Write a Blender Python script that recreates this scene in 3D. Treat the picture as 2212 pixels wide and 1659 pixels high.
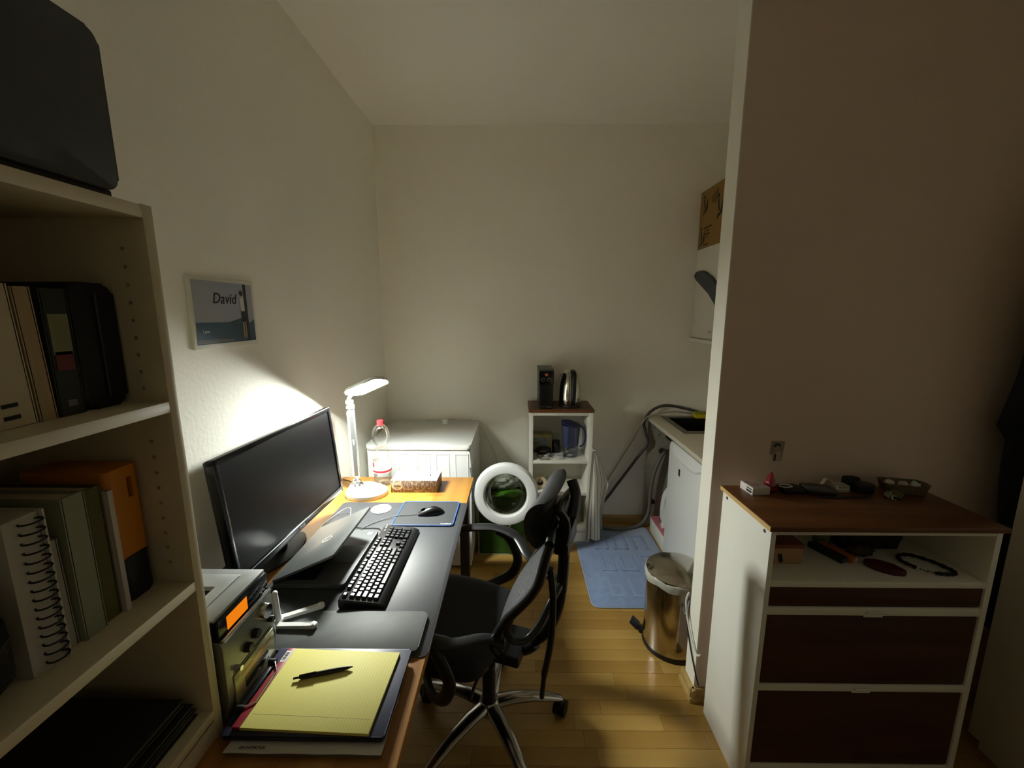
import bpy, bmesh, math, random
from mathutils import Vector, Matrix
for o in list(bpy.data.objects): bpy.data.objects.remove(o, do_unlink=True)
SC = bpy.context.scene
COL = SC.collection
R = math.radians
random.seed(7)

# ------------------------------------------------------------------ camera, world, exposure
cd = bpy.data.cameras.new('camera'); cam = bpy.data.objects.new('camera', cd); COL.objects.link(cam)
cd.sensor_fit = 'HORIZONTAL'; cd.sensor_width = 36.0; cd.lens = 890.0 / 2212.0 * 36.0
cd.clip_start = 0.02; cd.clip_end = 50
cam.location = (0, 0, 1.66); cam.rotation_euler = (R(90 - 9.65), 0, R(0.7))
SC.camera = cam
w = bpy.data.worlds.new('night'); SC.world = w; w.use_nodes = True
w.node_tree.nodes['Background'].inputs[0].default_value = (0.010, 0.010, 0.012, 1)
w.node_tree.nodes['Background'].inputs[1].default_value = 1.0
SC.view_settings.view_transform = 'Standard'; SC.view_settings.look = 'None'
SC.view_settings.gamma = 1.0; SC.view_settings.use_curve_mapping = False
SC.view_settings.exposure = 3.25
SC.cycles.diffuse_bounces = 10; SC.cycles.max_bounces = 16; SC.cycles.caustics_reflective = False; SC.cycles.caustics_refractive = False
LAMP_STRENGTH = 70.0

# ------------------------------------------------------------------ helpers
def lin(c):
    return tuple((v / 12.92 if v <= .04045 else ((v + .055) / 1.055) ** 2.4) for v in c)
def rgb(h):
    h = h.lstrip('#'); return lin(tuple(int(h[i:i + 2], 16) / 255 for i in (0, 2, 4)))
MATS = {}
def mat(name, col, rough=.5, metal=0., noise=None, bump=None, spec=.5, trans=0., ior=1.45, clear=0., emit=0., coords='Object', stretch=(1, 1, 1), alpha=1., sheen=0.):
    """noise=(scale, amount, second colour or None), bump=(scale, strength, distance)"""
    if name in MATS: return MATS[name]
    m = bpy.data.materials.new(name); m.use_nodes = True
    nt = m.node_tree; N = nt.nodes; L = nt.links; b = N['Principled BSDF']
    c = rgb(col) if isinstance(col, str) else tuple(col)
    b.inputs['Base Color'].default_value = (*c, 1)
    b.inputs['Roughness'].default_value = rough; b.inputs['Metallic'].default_value = metal
    b.inputs['Specular IOR Level'].default_value = spec; b.inputs['Transmission Weight'].default_value = trans
    b.inputs['IOR'].default_value = ior; b.inputs['Coat Weight'].default_value = clear
    b.inputs['Alpha'].default_value = alpha
    if sheen: b.inputs['Sheen Weight'].default_value = sheen
    if emit:
        b.inputs['Emission Color'].default_value = (*c, 1); b.inputs['Emission Strength'].default_value = emit
    if noise or bump:
        tc = N.new('ShaderNodeTexCoord'); mp = N.new('ShaderNodeMapping'); mp.inputs['Scale'].default_value = stretch
        L.new(tc.outputs[coords], mp.inputs['Vector'])
    if noise:
        nz = N.new('ShaderNodeTexNoise'); nz.inputs['Scale'].default_value = noise[0]; nz.inputs['Detail'].default_value = 5
        L.new(mp.outputs[0], nz.inputs['Vector'])
        mx = N.new('ShaderNodeMix'); mx.data_type = 'RGBA'
        c2 = noise[2] if len(noise) > 2 and noise[2] else None
        c2 = rgb(c2) if isinstance(c2, str) else (c2 or tuple(v * .6 for v in c))
        mx.inputs[6].default_value = (*c, 1); mx.inputs[7].default_value = (*c2, 1)
        mr = N.new('ShaderNodeMapRange'); mr.inputs[1].default_value = .35; mr.inputs[2].default_value = .65
        mr.inputs[4].default_value = noise[1]
        L.new(nz.outputs[0], mr.inputs[0]); L.new(mr.outputs[0], mx.inputs[0]); L.new(mx.outputs[2], b.inputs['Base Color'])
    if bump:
        nb = N.new('ShaderNodeTexNoise'); nb.inputs['Scale'].default_value = bump[0]; nb.inputs['Detail'].default_value = 4
        L.new(mp.outputs[0], nb.inputs['Vector'])
        bp = N.new('ShaderNodeBump'); bp.inputs['Strength'].default_value = bump[1]; bp.inputs['Distance'].default_value = bump[2] if len(bump) > 2 else .002
        L.new(nb.outputs[0], bp.inputs['Height']); L.new(bp.outputs[0], b.inputs['Normal'])
    MATS[name] = m
    return m
def see_through(name, col, amount, rough=.3):
    """thin sheet that lets part of the light straight through (mesh cloth, plastic film)"""
    if name in MATS: return MATS[name]
    m = mat(name, col, rough); nt = m.node_tree; N = nt.nodes; L = nt.links
    t = N.new('ShaderNodeBsdfTransparent'); x = N.new('ShaderNodeMixShader'); x.inputs[0].default_value = amount
    L.new(N['Principled BSDF'].outputs[0], x.inputs[1]); L.new(t.outputs[0], x.inputs[2])
    L.new(x.outputs[0], N['Material Output'].inputs[0])
    return m
def thin_clear(name, tint=(1, 1, 1), gloss=.12, rough=.03):
    """thin clear plastic or glass: transparent with a fresnel reflection"""
    if name in MATS: return MATS[name]
    m = bpy.data.materials.new(name); m.use_nodes = True; nt = m.node_tree; N = nt.nodes; L = nt.links
    N.remove(N['Principled BSDF'])
    t = N.new('ShaderNodeBsdfTransparent'); t.inputs[0].default_value = (*tint, 1)
    g = N.new('ShaderNodeBsdfGlossy'); g.inputs['Roughness'].default_value = rough
    lw = N.new('ShaderNodeLayerWeight'); lw.inputs[0].default_value = gloss + .25
    x = N.new('ShaderNodeMixShader')
    ml = N.new('ShaderNodeMath'); ml.operation = 'MULTIPLY'; ml.inputs[1].default_value = .45; L.new(lw.outputs['Fresnel'], ml.inputs[0]); L.new(ml.outputs[0], x.inputs[0])
    L.new(t.outputs[0], x.inputs[1]); L.new(g.outputs[0], x.inputs[2]); L.new(x.outputs[0], N['Material Output'].inputs[0])
    MATS[name] = m
    return m
def wood(name, c1, c2, rough=.4, scale=18., stretch=(1, .06, 1), c3=None, bands=None):
    if name in MATS: return MATS[name]
    m = mat(name, c1, rough, noise=(scale, .9, c2), stretch=stretch)
    if bands:
        nt = m.node_tree; N = nt.nodes; L = nt.links; b = N['Principled BSDF']
        src = b.inputs['Base Color'].links[0].from_socket
        tc = N.new('ShaderNodeTexCoord'); br = N.new('ShaderNodeTexBrick')
        br.inputs['Color1'].default_value = (1, 1, 1, 1); br.inputs['Color2'].default_value = (.78, .74, .68, 1); br.inputs['Mortar'].default_value = (.7, .62, .5, 1)
        br.inputs['Scale'].default_value = 1; br.inputs['Mortar Size'].default_value = .0008
        br.inputs['Brick Width'].default_value = bands[0]; br.inputs['Row Height'].default_value = bands[1]
        mp = N.new('ShaderNodeMapping'); mp.inputs['Rotation'].default_value = (0, 0, R(90))
        mx = N.new('ShaderNodeMix'); mx.data_type = 'RGBA'; mx.blend_type = 'MULTIPLY'; mx.inputs[0].default_value = 1
        L.new(tc.outputs['Object'], mp.inputs[0]); L.new(mp.outputs[0], br.inputs['Vector'])
        L.new(src, mx.inputs[6]); L.new(br.outputs[0], mx.inputs[7]); L.new(mx.outputs[2], b.inputs['Base Color'])
    return m

class MB:
    def __init__(s): s.bm = bmesh.new(); s.uv = None
    def _new(s, before):
        return [v for v in s.bm.verts if v.index == -1 or v.index >= before]
    def _mark(s):
        s.bm.verts.index_update(); return len(s.bm.verts)
    def box(s, x0, x1, y0, y1, z0, z1, bev=0., seg=2):
        vs = [s.bm.verts.new((x, y, z)) for x in (x0, x1) for y in (y0, y1) for z in (z0, z1)]
        fs = [s.bm.faces.new([vs[i] for i in q]) for q in ((0, 1, 3, 2), (4, 6, 7, 5), (0, 4, 5, 1), (2, 3, 7, 6), (0, 2, 6, 4), (1, 5, 7, 3))]
        if bev:
            es = list({e for f in fs for e in f.edges})
            bmesh.ops.bevel(s.bm, geom=es, offset=bev, segments=seg, profile=.5, affect='EDGES', clamp_overlap=True)
        return s
    def obox(s, c, size, rot=(0, 0, 0), bev=0., seg=2):
        n0 = set(s.bm.verts)
        s.box(-size[0] / 2, size[0] / 2, -size[1] / 2, size[1] / 2, -size[2] / 2, size[2] / 2, bev, seg)
        from mathutils import Euler
        M = Matrix.Translation(c) @ (rot if isinstance(rot, Matrix) else Euler(rot).to_matrix().to_4x4())
        for v in s.bm.verts:
            if v not in n0: v.co = M @ v.co
        return s
    def prism(s, pts, axis, a0, a1, bev=0., seg=2):
        """polygon in the plane across `axis`; x: (y,z), y: (x,z), z: (x,y)"""
        def P(p, a):
            return {'x': (a, p[0], p[1]), 'y': (p[0], a, p[1]), 'z': (p[0], p[1], a)}[axis]
        A = [s.bm.verts.new(P(p, a0)) for p in pts]; B = [s.bm.verts.new(P(p, a1)) for p in pts]
        n = len(pts); fa = s.bm.faces.new(A); fb = s.bm.faces.new(B[::-1])
        for i in range(n): s.bm.faces.new((A[i], B[i], B[(i + 1) % n], A[(i + 1) % n]))
        if bev:
            es = list(fa.edges) + list(fb.edges)
            bmesh.ops.bevel(s.bm, geom=es, offset=bev, segments=seg, profile=.5, affect='EDGES', clamp_overlap=True)
        return s
    def rrect(s, x0, x1, y0, y1, z0, z1, r, bev=0., n=6, axis='z'):
        return s.prism(rr(x0, x1, y0, y1, r, n), axis, z0, z1, bev)
    def cyl(s, p0, p1, r0, r1=None, n=24, cap=True):
        return s.tube([p0, p1], [r0, r0 if r1 is None else r1], n, cap=cap)
    def tube(s, pts, r, n=10, closed=False, cap=True, flat=None, up=None):
        pts = [Vector(p) for p in pts]; k = len(pts)
        rs = r if isinstance(r, (list, tuple)) else [r] * k
        rings = []; nrm = None
        for i in range(k):
            if closed: t = (pts[(i + 1) % k] - pts[i - 1])
            else: t = (pts[min(i + 1, k - 1)] - pts[max(i - 1, 0)])
            t.normalize()
            if nrm is None:
                a = Vector(up) if up else (Vector((0, 0, 1)) if abs(t.z) < .9 else Vector((1, 0, 0)))
                nrm = (a - t * a.dot(t)).normalized()
            else:
                a = Vector(up) if up else nrm
                nn = a - t * a.dot(t)
                if nn.length > 1e-4: nrm = nn.normalized()
            bn = t.cross(nrm)
            fx = flat or 1.
            rings.append([s.bm.verts.new(pts[i] + (nrm * math.cos(q) * fx + bn * math.sin(q)) * rs[i]) for q in [2 * math.pi * j / n for j in range(n)]])
        for i in range(k if closed else k - 1):
            A = rings[i]; B = rings[(i + 1) % k]
            for j in range(n): s.bm.faces.new((A[j], A[(j + 1) % n], B[(j + 1) % n], B[j]))
        if cap and not closed:
            s.bm.faces.new(rings[0][::-1]); s.bm.faces.new(rings[-1])
        return s
    def lathe(s, prof, c=(0, 0, 0), n=32, sx=1., sy=1., M=None, a0=0, a1=360):
        c = Vector(c); rings = []
        full = abs(a1 - a0) >= 360
        for r, z in prof:
            if r < 1e-6 and full:
                rings.append([s.bm.verts.new(Vector((0, 0, z)))])
            else:
                m = n if full else n + 1
                rings.append([s.bm.verts.new(Vector((r * sx * math.cos(q), r * sy * math.sin(q), z))) for q in [R(a0) + R(a1 - a0) * j / n for j in range(m)]])
        for A, B in zip(rings, rings[1:]):
            la, lb = len(A), len(B)
            if la == 1 and lb == 1: continue
            m = max(la, lb); rng = range(m if full else m - 1)
            for j in rng:
                j2 = (j + 1) % m
                if la == 1: s.bm.faces.new((A[0], B[j2], B[j]))
                elif lb == 1: s.bm.faces.new((A[j], A[j2], B[0]))
                else: s.bm.faces.new((A[j], A[j2], B[j2], B[j]))
        for ring in rings:
            for v in ring: v.co = (M @ v.co if M else v.co) + c
        return s
    def ball(s, c, r, n=16, m=10):
        r = r if isinstance(r, (tuple, list)) else (r, r, r)
        prof = [(math.sin(math.pi * i / m), -math.cos(math.pi * i / m)) for i in range(m + 1)]
        M = Matrix.Diagonal((r[0], r[1], r[2], 1))
        return s.lathe(prof, c, n, M=M)
    def surf(s, grid, thick=0., uv=False):
        V = [[s.bm.verts.new(p) for p in row] for row in grid]
        fs = []
        nr, nc = len(V), len(V[0])
        lay = s.bm.loops.layers.uv.verify() if uv else None
        for i in range(nr - 1):
            for j in range(nc - 1):
                f = s.bm.faces.new((V[i][j], V[i][j + 1], V[i + 1][j + 1], V[i + 1][j])); fs.append(f)
                if uv:
                    for lp, (a, b_) in zip(f.loops, ((i, j), (i, j + 1), (i + 1, j + 1), (i + 1, j))):
                        lp[lay].uv = (b_ / (nc - 1), a / (nr - 1))
        if thick:
            bmesh.ops.recalc_face_normals(s.bm, faces=fs)
            bmesh.ops.solidify(s.bm, geom=fs, thickness=thick)
        return s
    def blob(s, c, r, seed=0, amp=.15, n=24, m=16, freq=3., zmin=None):
        from mathutils import noise as mn
        k = set(s.bm.verts); s.ball((0, 0, 0), 1, n, m)
        for v in s.bm.verts:
            if v in k: continue
            d = v.co.normalized(); q = mn.noise(d * freq + Vector((seed * 7.3, 1, 2))) + .5 * mn.noise(d * freq * 2.3 + Vector((seed, 5, 3)))
            p = d * (1 + amp * q)
            v.co = Vector((p.x * r[0] + c[0], p.y * r[1] + c[1], p.z * r[2] + c[2]))
            if zmin is not None and v.co.z < zmin: v.co.z = zmin
        return s
    def xf(s, M):
        for v in s.bm.verts: v.co = M @ v.co
        return s
    def mesh(s, name, m, off=None, smooth=True, ang=38):
        if off is not None:
            for v in s.bm.verts: v.co -= off
        bmesh.ops.recalc_face_normals(s.bm, faces=s.bm.faces)
        me = bpy.data.meshes.new(name); s.bm.to_mesh(me); s.bm.free()
        if m: me.materials.append(m)
        if smooth:
            for p in me.polygons: p.use_smooth = True
            me.set_sharp_from_angle(angle=R(ang))
        return me
def rr(x0, x1, y0, y1, r, n=6):
    out = []
    for cx, cy, a in ((x1 - r, y1 - r, 0), (x0 + r, y1 - r, 90), (x0 + r, y0 + r, 180), (x1 - r, y0 + r, 270)):
        for i in range(n + 1):
            q = R(a + 90 * i / n); out.append((cx + r * math.cos(q), cy + r * math.sin(q)))
    return out
def arc(cx, cy, r, a0, a1, n):
    return [(cx + r * math.cos(R(a0 + (a1 - a0) * i / n)), cy + r * math.sin(R(a0 + (a1 - a0) * i / n))) for i in range(n + 1)]
def spline(pts, n=8, closed=False):
    pts = [Vector(p) for p in pts]; out = []; k = len(pts)
    rng = range(k) if closed else range(k - 1)
    for i in rng:
        if closed: a, b, c, d = pts[i - 1], pts[i], pts[(i + 1) % k], pts[(i + 2) % k]
        else: a, b, c, d = pts[max(i - 1, 0)], pts[i], pts[i + 1], pts[min(i + 2, k - 1)]
        for j in range(n):
            t = j / n
            out.append(.5 * ((2 * b) + (c - a) * t + (2 * a - 5 * b + 4 * c - d) * t * t + (3 * b - a - 3 * c + d) * t ** 3))
    if not closed: out.append(pts[-1])
    return out
ORG = {}
def tag(o, label, cat, group=None):
    o['label'] = label; o['category'] = cat
    if group: o['group'] = group
    return o
def thing(name, label, cat, loc=(0, 0, 0), group=None, rz=0.):
    o = bpy.data.objects.new(name, None); COL.objects.link(o); o.location = loc; o.rotation_euler = (0, 0, rz)
    o.empty_display_size = .05
    ORG[o] = Vector(loc) if not rz else Vector((0, 0, 0))
    return tag(o, label, cat, group)
def part(parent, name, mb, m, label=None, **kw):
    o = bpy.data.objects.new(name, mb.mesh(name, m, ORG[parent], **kw)); COL.objects.link(o); o.parent = parent
    ORG[o] = ORG[parent]
    if label: o['label'] = label
    return o
def solo(name, mb, m, label, cat, loc=(0, 0, 0), group=None, **kw):
    o = bpy.data.objects.new(name, mb.mesh(name, m, Vector(loc), **kw)); COL.objects.link(o); o.location = loc
    ORG[o] = Vector(loc)
    return tag(o, label, cat, group)
def struct(name, mb, m, **kw):
    o = bpy.data.objects.new(name, mb.mesh(name, m, **kw)); COL.objects.link(o); o['kind'] = 'structure'; ORG[o] = Vector((0, 0, 0))
    return o
def text(parent, name, s, origin, xd, yd, size, m, ext=.0004, align='CENTER', shear=0., label=None):
    cu = bpy.data.curves.new('t', 'FONT'); cu.body = s; cu.size = size; cu.extrude = ext; cu.align_x = align; cu.align_y = 'CENTER'; cu.shear = shear
    cu.resolution_u = 3
    ob = bpy.data.objects.new('t', cu); COL.objects.link(ob)
    dg = bpy.context.evaluated_depsgraph_get(); me = bpy.data.meshes.new_from_object(ob.evaluated_get(dg))
    bpy.data.objects.remove(ob); bpy.data.curves.remove(cu)
    xd = Vector(xd).normalized(); yd = Vector(yd).normalized(); zd = xd.cross(yd)
    M = Matrix((xd, yd, zd)).transposed().to_4x4(); M.translation = Vector(origin) - ORG[parent]
    me.transform(M); me.name = name; me.materials.clear(); me.materials.append(m)
    o = bpy.data.objects.new(name, me); COL.objects.link(o); o.parent = parent; ORG[o] = ORG[parent]
    if label: o['label'] = label
    return o
def cut(o, mb):
    """cut the shapes in mb out of the mesh object o"""
    c = bpy.data.objects.new('cutter', mb.mesh('cutter', None, ORG[o], smooth=False)); COL.objects.link(c)
    c.parent = o.parent
    md = o.modifiers.new('cut', 'BOOLEAN'); md.object = c; md.operation = 'DIFFERENCE'; md.solver = 'EXACT'
    bpy.context.view_layer.update()
    me = bpy.data.meshes.new_from_object(o.evaluated_get(bpy.context.evaluated_depsgraph_get()))
    o.modifiers.clear(); o.data = me
    me.set_sharp_from_angle(angle=R(38))
    bpy.data.objects.remove(c)
def instance(name, me, parent, loc, rot=(0, 0, 0), m=None):
    o = bpy.data.objects.new(name, me); COL.objects.link(o); o.parent = parent; o.location = Vector(loc) - ORG[parent]; o.rotation_euler = rot
    return o

# ------------------------------------------------------------------ materials
WALL = mat('wall_paint', '#f5f3e9', .85, noise=(2.2, .35, '#f0eee2'), bump=(70, .32, .003))
PINK = mat('wall_paint_rose', '#dcc8b9', .85, noise=(1.6, .35, '#d4bfaf'), bump=(60, .2, .003))
CEIL = mat('ceiling_paint', '#f5f4ec', .9, bump=(40, .15, .002))
WHITE = mat('white_laminate', '#e4e3da', .45, noise=(6, .2, '#dad8cc'))
CREAM = mat('cream_laminate', '#c9bea2', .5, noise=(5, .3, '#beb294'))
BLACK = mat('black_plastic', '#121214', .45)
GLOSSB = mat('gloss_black', '#0b0b0d', .12)
CHROME = mat('chrome', '#d8d8d8', .12, 1.)
STEEL = mat('stainless', '#b9b6ae', .22, 1., noise=(3, .2, '#a7a49b'))
GREYP = mat('grey_plastic', '#8f9392', .4)
WPLAST = mat('white_plastic', '#e2e3e0', .35)
ENAMEL = mat('white_enamel', '#dfe1e0', .32)
BASEW = wood('skirting_wood', '#b79c62', '#9c8048', .45, 14, (.2, .2, 1))
DESKW = wood('desk_pine', '#b9873d', '#976526', .42, 22, (.5, .05, 1), bands=(.9, .12))
TOPW = wood('walnut_top', '#6d4420', '#522f13', .4, 20, (.06, 1, 1))
WALN = wood('walnut_front', '#4d2a17', '#3a1d0e', .45, 24, (.06, 1, .8))
INK = mat('ink', '#16161a', .6)
PRINTW = mat('white_print', '#f2f2ee', .5)

# ------------------------------------------------------------------ the room
LX, FY, CZ = -1.01, 3.116, 2.955
RX, NY = 2.36, -2.6
fl = struct('floor', MB().box(LX - .12, RX + .12, NY - .12, FY + .12, -.12, -.008), wood('oak_base', '#b98d46', '#9a7030', .4, 12, (.06, 1, 1)))
OAKS = [wood('oak_%d' % i, a, b, .32, 16 + i, (.05, 1.2, 1)) for i, (a, b) in enumerate((('#ae8b49', '#9f7c3c'), ('#a68243', '#987536'), ('#b3914f', '#a38143'), ('#a17d3f', '#926f33')))]
plank_me = {}
def plank_mesh(ln, mi):
    k = (round(ln, 3), mi)
    if k not in plank_me: plank_me[k] = MB().box(0, ln - .0006, 0, .0675, -.008, 0, .0006, 1).mesh('plank', OAKS[mi])
    return plank_me[k]
rest = {0: MB(), 1: MB(), 2: MB(), 3: MB()}
row = 0; y = NY
lens = (.36, .48, .6, .42)
while y < FY - .005:
    x = LX - random.choice((0, .1, .22, .31))
    while x < RX:
        ln = random.choice(lens); mi = random.randrange(4)
        a = max(x, LX); b_ = min(x + ln, RX); yy = min(y + .0668, FY)
        if b_ - a > .03:
            near = .86 < y < 3.1 and a < 1.25 and b_ > -.45
            if near and a == x and b_ == x + ln and yy == y + .0668:
                instance('plank', plank_mesh(ln, mi), fl, (a, y, 0))
            else:
                rest[mi].box(a, b_ - .0012, y, yy, -.008, 0)
        x += ln
    y += .068; row += 1
for i, mb in rest.items():
    o = part(fl, 'plank_field', mb, OAKS[i]); o['kind'] = 'stuff'
struct('wall_left', MB().box(LX - .12, LX, NY, FY, 0, CZ), WALL)
struct('wall_far', MB().box(LX - .12, 1.74, FY, FY + .12, 0, CZ), WALL)
struct('wall_kitchen', MB().box(1.62, 1.74, 1.645, FY, 0, CZ), WALL)
struct('wall_partition', MB().box(.775, RX, 1.555, 1.645, 0, CZ), PINK)
jm = MB().box(.771, .775, 1.555, 1.645, 0, CZ)
jmb = struct('trim_jamb', jm, mat('jamb_paint', '#e2e0d3', .7, bump=(70, .3, .002)))
struct('wall_right', MB().box(RX, RX + .12, NY, 1.645, 0, CZ), WALL)
struct('wall_near', MB().box(LX - .12, RX + .12, NY - .12, NY, 0, CZ), WALL)
struct('ceiling', MB().box(LX - .12, RX + .12, NY - .12, FY + .12, CZ, CZ + .1), CEIL)
skp = [(0, 0), (.022, 0), (.022, .02), (.014, .024), (.014, .055), (.009, .062), (0, .062)]
struct('baseboard_far', MB().prism([(FY - a, z) for a, z in skp], 'x', LX, 1.62), BASEW)
struct('baseboard_left', MB().prism([(LX + a, z) for a, z in skp], 'y', NY, FY), BASEW)
struct('baseboard_jamb', MB().prism([(.771 - a, z) for a, z in skp], 'y', 1.535, 1.66), BASEW)
struct('baseboard_partition', MB().prism([(1.555 - a, z) for a, z in skp], 'x', .752, RX), BASEW)
struct('baseboard_right', MB().prism([(RX - a, z) for a, z in skp], 'y', NY, 1.555), BASEW)

# ------------------------------------------------------------------ desk and lamp
DZ = .73
desk = thing('desk', 'long pine desk against the left wall, carrying the monitor and lamp', 'desk', (-.62, 1.1, 0))
part(desk, 'tabletop', MB().box(-1.005, -.249, -.12, 2.253, DZ - .028, DZ, .002), DESKW)
for lx in (-.96, -.30):
    for ly in (-.04, 2.2):
        part(desk, 'leg', MB().box(lx - .025, lx + .025, ly - .025, ly + .025, 0, DZ - .028, .002), mat('desk_leg', '#35302c', .5))
part(desk, 'apron', MB().box(-.985, -.965, .0, 2.17, DZ - .1, DZ - .028), mat('desk_leg', '#35302c', .5))

lamp = thing('desk_lamp', 'white desk lamp with lit panel head and chrome pole', 'lamp', (-.79, 2.02, DZ))
LW = mat('lamp_white', '#e2e2dd', .35)
base_pts = []
for i in range(48):
    q = 2 * math.pi * i / 48
    r = .104
    px, py = -.782 + r * math.cos(q) * 1.02, 2.018 + r * math.sin(q) * .86
    if math.sin(q - R(35)) > .55: px -= .02 * (math.sin(q - R(35)) - .55) * 2; py += .045 * (math.sin(q - R(35)) - .55) * 2
    base_pts.append((px, py))
part(lamp, 'base', MB().prism(base_pts, 'z', DZ, DZ + .022, .008, 3), LW)
part(lamp, 'base_rim', MB().prism([(-.782 + (x + .782) * 1.012, 2.022 + (y_ - 2.022) * 1.012) for x, y_ in base_pts], 'z', DZ + .003, DZ + .010), mat('lamp_rim', '#c9b98a', .4, .3))
part(lamp, 'collar', MB().lathe([(.0, .0), (.036, 0), (.038, .006), (.03, .014), (.02, .018), (0, .018)], (-.864, 2.088, DZ + .02), 28), CHROME)
pb = thing_pb = None
bt = MB()
bt.box(-.806, -.758, 1.985, 2.0, DZ + .0215, DZ + .0232)
tp = part(lamp, 'touch_panel', bt.xf(Matrix.Translation((-.785, 1.99, 0)) @ Matrix.Rotation(R(-18), 4, 'Z') @ Matrix.Translation((.785, -1.99, 0))), mat('touch_dark', '#5b5a63', .3))
for k, cc in enumerate(('#f4f4f0', '#d8c06a', '#f4f4f0')):
    mb = MB().box(-.802 + k * .0155, -.791 + k * .0155, 1.988, 1.997, DZ + .0231, DZ + .0240)
    part(tp, 'touch_button', mb.xf(Matrix.Translation((-.785, 1.99, 0)) @ Matrix.Rotation(R(-18), 4, 'Z') @ Matrix.Translation((.785, -1.99, 0))), mat('touch_' + cc, cc, .4))
def lp(z): return (-.858 - .010 * (z - .79) / .38, 2.088 - .003 * (z - .79), z)
part(lamp, 'lower_joint', MB().cyl((-.874, 2.088, .772), (-.842, 2.088, .772), .013, n=18).cyl((-.860, 2.088, .748), (-.859, 2.088, .80), .010, n=16).ball((-.866, 2.078, .782), (.012, .012, .012)), CHROME)
a_, b_ = Vector(lp(.795)), Vector(lp(1.166))
ax = (b_ - a_).normalized(); xx = Vector((1, 0, 0)); xx = (xx - ax * xx.dot(ax)).normalized(); yy = ax.cross(xx)
Mp = Matrix((xx, yy, ax)).transposed().to_4x4(); Mp.translation = a_
part(lamp, 'pole', MB().rrect(-.019, .019, -.012, .012, 0, (b_ - a_).length, .009, .003).xf(Mp), mat('lamp_silver', '#c4c7c7', .22, .85))
part(lamp, 'pole_dark_strip', MB().box(-.006, .0145, -.0128, -.0118, .012, (b_ - a_).length - .012).xf(Mp), mat('lamp_dark_strip', '#6d7273', .25, .6))  # darker grey strip along the pole's front face
part(lamp, 'pole_edge', MB().box(-.0175, -.008, -.0129, -.0118, .01, (b_ - a_).length - .01).xf(Mp), LW)
part(lamp, 'switch', MB().box(.001, .008, -.0138, -.012, .185, .215, .001).xf(Mp), LW)
HC = Vector((-.742, 2.0, 1.300)); HN = Vector((.220, -.469, -.855)).normalized()
HA = Vector((.16, -.057, .072)); HA = (HA - HN * HA.dot(HN)).normalized(); HW = HN.cross(HA)
MH = Matrix((HA, HW, HN)).transposed().to_4x4(); MH.translation = HC
part(lamp, 'neck', MB().tube(spline([lp(1.16), lp(1.185), (-.866, 2.072, 1.205), (-.862, 2.06, 1.232), HC - HA * .105 - HN * .004], 5), .010, 10).cyl((-.884, 2.083, 1.184), (-.850, 2.083, 1.184), .014, n=16).cyl((-.880, 2.068, 1.212), (-.848, 2.068, 1.212), .013, n=16), LW)
part(lamp, 'head', MB().rrect(-.125, .118, -.052, .052, -.016, -.002, .046, .004, 8).xf(MH), LW)
part(lamp, 'head_rim', MB().tube([MH @ Vector((x, y_, -.003)) for x, y_ in rr(-.126, .119, -.053, .053, .046, 8)], .0028, 8, closed=True), CHROME)
pm = mat('lamp_panel_light', (.965, 1.0, .925), .5, emit=LAMP_STRENGTH)
part(lamp, 'light_panel', MB().rrect(-.080, .102, -.038, .038, -.002, .0005, .020, 0, 8).xf(MH), pm, 'glowing white light panel')
part(lamp, 'power_cord', MB().tube(spline([(-.872, 2.10, DZ + .01), (-.9, 2.14, DZ + .005), (-.94, 2.18, DZ + .004), (-.985, 2.2, DZ + .004)], 8), .0028, 8), BLACK)

# ------------------------------------------------------------------ things on the desk
MATG = mat('desk_mat_leather', '#33353a', .45, noise=(9, .5, '#3d4043'), bump=(260, .25, .0006))
solo('desk_mat', MB().rrect(-.862, -.2445, .985, 1.92, DZ, DZ + .003, .018, .0008), MATG, 'large dark grey desk mat lying under the keyboard and mouse pad', 'desk mat', (-.55, 1.45, DZ))
D3 = DZ + .003
solo('tablet_sleeve', MB().rrect(-.705, -.273, .992, 1.146, D3, D3 + .011, .016, .003), mat('sleeve_grey', '#3f4242', .62, noise=(14, .6, '#50534f'), bump=(200, .2, .0006)), 'thin dark grey sleeve between the keyboard and the yellow pad', 'sleeve', (-.49, 1.07, D3))
# mouse pad
mp_ = thing('mouse_pad', 'black mouse pad with blue stitched border under the mouse', 'mouse pad', (-.42, 1.805, D3))
part(mp_, 'cloth', MB().rrect(-.556, -.284, 1.688, 1.921, D3, D3 + .004, .015), mat('pad_cloth', '#2a2c2f', .75, bump=(500, .2, .0004)))
part(mp_, 'border', MB().tube([(x, y_, D3 + .0036) for x, y_ in rr(-.556, -.284, 1.688, 1.921, .015, 6)], .0031, 8, closed=True), mat('stitch_blue', '#2057a0', .6))
text(mp_, 'logo', 'Loadbull', (-.318, 1.704, D3 + .0042), (1, 0, 0), (0, 1, 0), .0135, PRINTW, shear=.25, label='small white lettering')
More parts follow.
